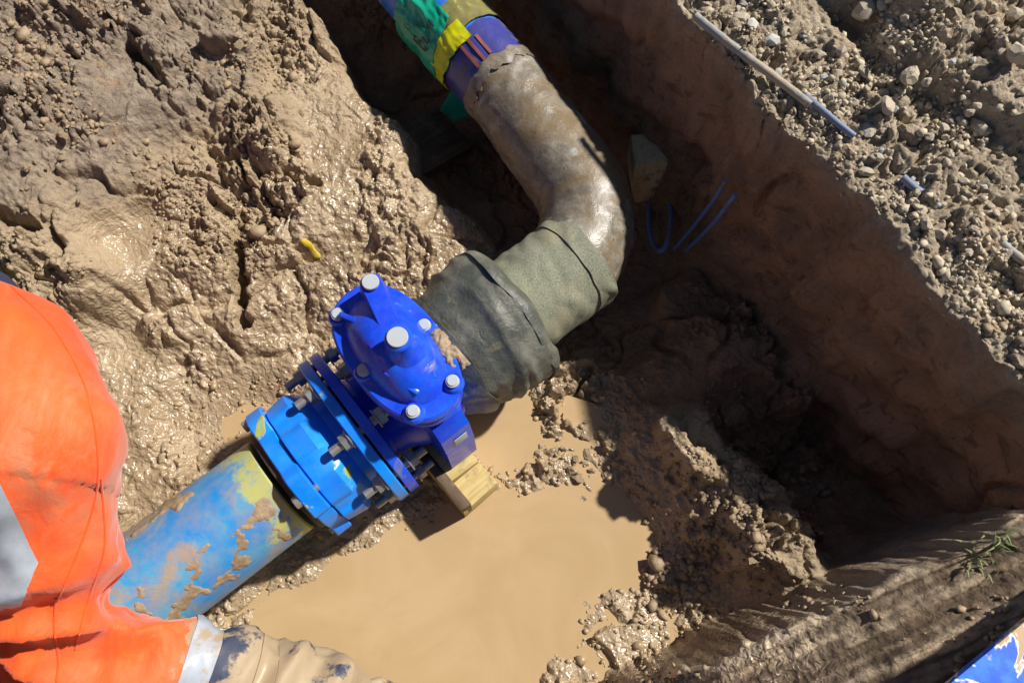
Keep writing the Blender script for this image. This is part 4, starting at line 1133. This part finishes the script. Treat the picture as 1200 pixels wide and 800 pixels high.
# body
caps = [(HEAD, .098, HEAD + Vector((.02, -.03, -.05)), .080), (NECK, .060, HEAD, .062), (CH, .14, PEL, .135), (CH + Vector((.13, .08, 0)), .075, CH + Vector((-.15, -.1, 0)), .075),
        (S1, .058, E1, .045), (E1, .043, W1, .031), (S2, .058, E2, .045), (E2, .043, W2, .031), (LH, .090, LK, .062), (RH, .090, RK, .062), (LK, .058, LA, .04), (RK, .058, RA, .04), (CH, .12, S1, .06), (CH, .12, S2, .06),
        (HEAD + FW * .088 + Vector((0, 0, -.01)), .016, HEAD + FW * .104 + Vector((0, 0, -.025)), .014)]
sd = Vector((FW.y, -FW.x, 0))
for sg in (-1, 1): caps.append((HEAD + sd * .094 * sg, .022, HEAD + sd * .098 * sg + Vector((0, 0, -.03)), .016))
caps = [(rel(a), b, rel(c_), d_) for a, b, c_, d_ in caps]
body = wput('body', blob_mesh('body', caps, .011, 4), M['skin'])
caps = [(rel(HEAD - FW * .012 + Vector((0, 0, .018))), .100, rel(HEAD - FW * .045 + Vector((0, 0, -.03))), .082)]
wput('hair', blob_mesh('hair', caps, .010, 2), M['hair'])
# jacket
JC = [(C1, .183, CH, .178), (CH, .178, S2, .13), (CH, .175, PEL + Vector((.05, -.06, .06)), .175), (C1, .175, S1, .135), (S1, .128, E1, .090), (E1, .090, at(200, 784, .505), .078), (at(200, 784, .505), .078, W1, .070),
      (S2, .12, E2, .085), (E2, .082, W2, .060), (NECK, .085, NECK + Vector((.03, -.05, .03)), .080)]
jm = blob_mesh('jacket', [(rel(a), b, rel(c_), d_) for a, b, c_, d_ in JC], .0085, 14)
co, no = mesh_arrays(jm)
w3 = co + np.array(wo)
fd = (W1 - E1).normalized(); fl_ = (W1 - E1).length
tt = ((w3 - np.array(E1)) @ np.array(fd)) / fl_
rad = np.linalg.norm(w3 - np.array(E1) - np.outer(tt * fl_, np.array(fd)), axis=1)
isf = (tt > 0.0) & (rad < .13) & (w3[:, 2] < .75) & (w3[:, 0] > E1.x - .02)
# folds: fan at the elbow, long soft folds elsewhere, creases round the forearm
G = at(-70, 735, .72)
ph = np.arctan2(w3[:, 1] - G.y, w3[:, 0] - G.x); dg_ = np.hypot(w3[:, 0] - G.x, w3[:, 1] - G.y)
fan = sstep(.03, .12, dg_) * (1 - sstep(.24, .36, dg_)) * sstep(.62, .35, ph)
fo = .016 * fan * (1 - 1.9 * np.abs(np.sin(ph * 8 + 1.3 * gn3(w3[:, 0] * 7, w3[:, 1] * 7, w3[:, 2] * 7, 203))))
d0 = np.array([.55, .75, -.36]); across = w3 @ np.array([.80, -.58, .1]); along = w3 @ d0
rg_ = 1 - np.abs(gn3(across * 11, along * 3.0, w3[:, 2] * 4, 204)) * 2
low = sstep(at(0, 560, .8).y, at(0, 680, .8).y, w3[:, 1])
fo += (.005 + .014 * low) * np.clip(rg_, -.3, 1) * (1 - fan * .6)
w_a = w3 + .02 * np.stack([gn3(w3[:, 0] * 8, w3[:, 1] * 8, w3[:, 2] * 8, 211 + k) for k in range(3)], 1)
fo += .007 * (1 - 3 * np.abs(gn3(w_a[:, 0] * 13, w_a[:, 1] * 5, w_a[:, 2] * 9, 207))) * (.25 + .75 * low) + .004 * (1 - 3 * np.abs(gn3(w_a[:, 0] * 26, w_a[:, 1] * 11, w_a[:, 2] * 18, 208))) * low
fo += .006 * gn3(w3[:, 0] * 5, w3[:, 1] * 5, w3[:, 2] * 5, 205)
fo += np.where(isf, .0055 * np.sin(tt * 34 + 2.5 * gn3(w3[:, 0] * 9, w3[:, 1] * 9, w3[:, 2] * 9, 206)) * sstep(.02, .15, tt), 0)
# raised seam line curving over the shoulder
ds = np.hypot(w3[:, 0] - C1.x, w3[:, 1] - C1.y)
fo += .005 * sstep(.128, .134, ds + .01 * np.sin(ph * 2)) * (w3[:, 1] > at(0, 560, .9).y)
co2 = co + no * fo[:, None]
jm.vertices.foreach_set('co', co2.ravel()); jm.update()
mud = np.where(isf, sstep(.10, .75, tt) * 1.0, -.15 + .35 * sstep(.05, .22, w3[:, 0] - at(40, 560, .85).x) * sstep(.35, .1, np.abs(w3[:, 1] - at(100, 560, .8).y)))
set_attr(jm, 'mud', mud)
gp = np.array(at(100, 545, .82))
set_attr(jm, 'grime', np.exp(-((w3[:, 0] - gp[0]) / .07) ** 2 - ((w3[:, 1] - gp[1]) / .13) ** 2) * .9 + np.where(isf, .35, 0))
jacket = wput('jacket', jm, M['orange'])
def patch(name, planes, mat, off=.0022, parent=jacket, test=None):
    bm = bmesh.new(); bm.from_mesh(jm)
    if test: bmesh.ops.delete(bm, geom=[f for f in bm.faces if not test(f.calc_center_median() + wo, f.normal)], context='FACES')
    for (p, n_p) in planes:
        bmesh.ops.bisect_plane(bm, geom=bm.verts[:] + bm.edges[:] + bm.faces[:], plane_co=rel(p), plane_no=n_p, clear_outer=True)
    bm.normal_update()
    for v in bm.verts: v.co += v.normal * off
    bmesh.ops.solidify(bm, geom=bm.faces[:], thickness=.0016)
    me = bpy.data.meshes.new(name); bm.to_mesh(me); bm.free(); me.shade_smooth(); me.set_sharp_from_angle(angle=math.radians(50))
    return wput(name, me, mat, parent)
def cut_plane(p, q, z0, z1):
    """straight sewn edge of a band, seen end on along the line of sight over the shoulder"""
    a, b = at(p[0], p[1], z0), at(q[0], q[1], z1); c_ = Vector((0, 0, CAM_Z))
    n = (a - c_).cross(b - c_).normalized()
    return a, (n if n.x > 0 else -n)
a1, nA = cut_plane((0, 565), (45, 658), .95, .9)
a2, nB = cut_plane((45, 658), (8, 745), .9, .8)
patch('reflective_band', [(a1, nA), (a2, nB), (at(-75, 660, .9), Vector((-1, 0, 0)))], M['reflective_silver'], .004, test=lambda c_, n_: n_.z > .05 and c_.z > .78)
near_f = lambda c_, n_: c_.x > E1.x + .03 and c_.z < .72
def fplane(px, sgn):
    f = (px - 62) / (385 - 62); return (E1.lerp(W1, f), fd * sgn)
patch('reflective_band', [fplane(200, -1), fplane(233, 1)], M['reflective_silver'], test=near_f)
patch('navy_panel', [fplane(233.5, -1), fplane(279, 1)], M['navy_cloth'], .0015, test=near_f)
patch('reflective_band', [fplane(280, -1), fplane(303, 1)], M['reflective_silver'], test=near_f)
patch('navy_panel', [fplane(303.5, -1), fplane(392, 1)], M['navy_cloth'], .0015, test=near_f)
# stitched seams laid on the cloth
from mathutils.bvhtree import BVHTree
bvh = BVHTree.FromPolygons([v.co for v in jm.vertices], [p.vertices for p in jm.polygons])
def seam(pix):
    out = []
    for p in catmull([(x, y, 0) for x, y in pix], 10):
        a = at(p.x, p.y, .5); c_ = Vector((0, 0, CAM_Z))
        h = bvh.ray_cast(c_ - wo, (a - c_).normalized())
        if h[0] is not None: out.append(h[0] + h[1] * .0006)
    if len(out) > 3: tube('seam', out, .0021, M['orange'], jacket, 6)
seam([(12, 335), (62, 385), (98, 450), (113, 520), (112, 580), (92, 645), (66, 705)])
seam([(66, 700), (64, 735), (68, 770), (66, 799)])
seam([(118, 560), (122, 640), (104, 700), (88, 760)])
# trousers, boots
tc_ = [(PEL, .16, LH, .135), (PEL, .16, RH, .135), (LH, .125, LK, .088), (RH, .125, RK, .088), (LK, .085, LA + Vector((0, 0, .05)), .062), (RK, .085, RA + Vector((0, 0, .05)), .062)]
tm = blob_mesh('trousers', [(rel(a), b, rel(c_), d_) for a, b, c_, d_ in tc_], .012, 6); set_attr(tm, 'mud', np.full(len(tm.vertices), .3)); wput('trousers', tm, M['work_trousers'])
for A_ in (LA, RA):
    bmh = blob_mesh('boot', [(rel(A_ + Vector((0, 0, .09))), .066, rel(A_), .060), (rel(A_ + Vector((0, 0, -.04))), .052, rel(A_ + FW * .15 + Vector((0, 0, -.055))), .045), (rel(A_ - FW * .03 + Vector((0, 0, -.05))), .045, rel(A_ + FW * .1 + Vector((0, 0, -.06))), .042)], .008, 3)
    set_attr(bmh, 'mud', np.full(len(bmh.vertices), .6)); wput('boot', bmh, M['boot_rubber'])
# gloves with five bent fingers
def glove(wr, hd, parent):
    d = (hd - wr).normalized(); sd_ = d.cross(Vector((0, 0, 1))).normalized(); up = sd_.cross(d)
    k = wr + d * .10
    cp = [(wr - d * .035, .062, wr + d * .012, .056), (wr, .040, wr + d * .04, .036)]
    for i in range(4):
        o_ = sd_ * (.033 - .022 * i)
        cp.append((wr + d * .03 + o_ * .7, .021, k + o_, .0165))
        L = (.072, .080, .075, .058)[i]
        j1 = k + o_ * 1.06 + d * L * .45 - up * .010; j2 = j1 + d * L * .34 - up * .022; j3 = j2 + d * L * .18 - up * .020
        cp += [(k + o_, .0118, j1, .0112), (j1, .0110, j2, .0100), (j2, .0100, j3, .0088)]
    b0_ = wr + d * .045 - sd_ * .036
    t1_ = b0_ - sd_ * .034 + d * .030 - up * .008; t2_ = t1_ + d * .032 - sd_ * .004 - up * .010
    cp += [(b0_, .020, t1_, .0135), (t1_, .0130, t2_, .0105)]
    gm = blob_mesh('glove', [(rel(a), b, rel(c_), d_) for a, b, c_, d_ in cp], .0045, 3)
    set_attr(gm, 'mud', np.full(len(gm.vertices), .55)); return wput('glove', gm, M['muddy_glove'], parent)
glove(W1, H1, worker); glove(W2, H2, worker)
tag(worker, 'crouching worker in orange hi-vis jacket reaching a muddy gloved arm over the pool', 'person')
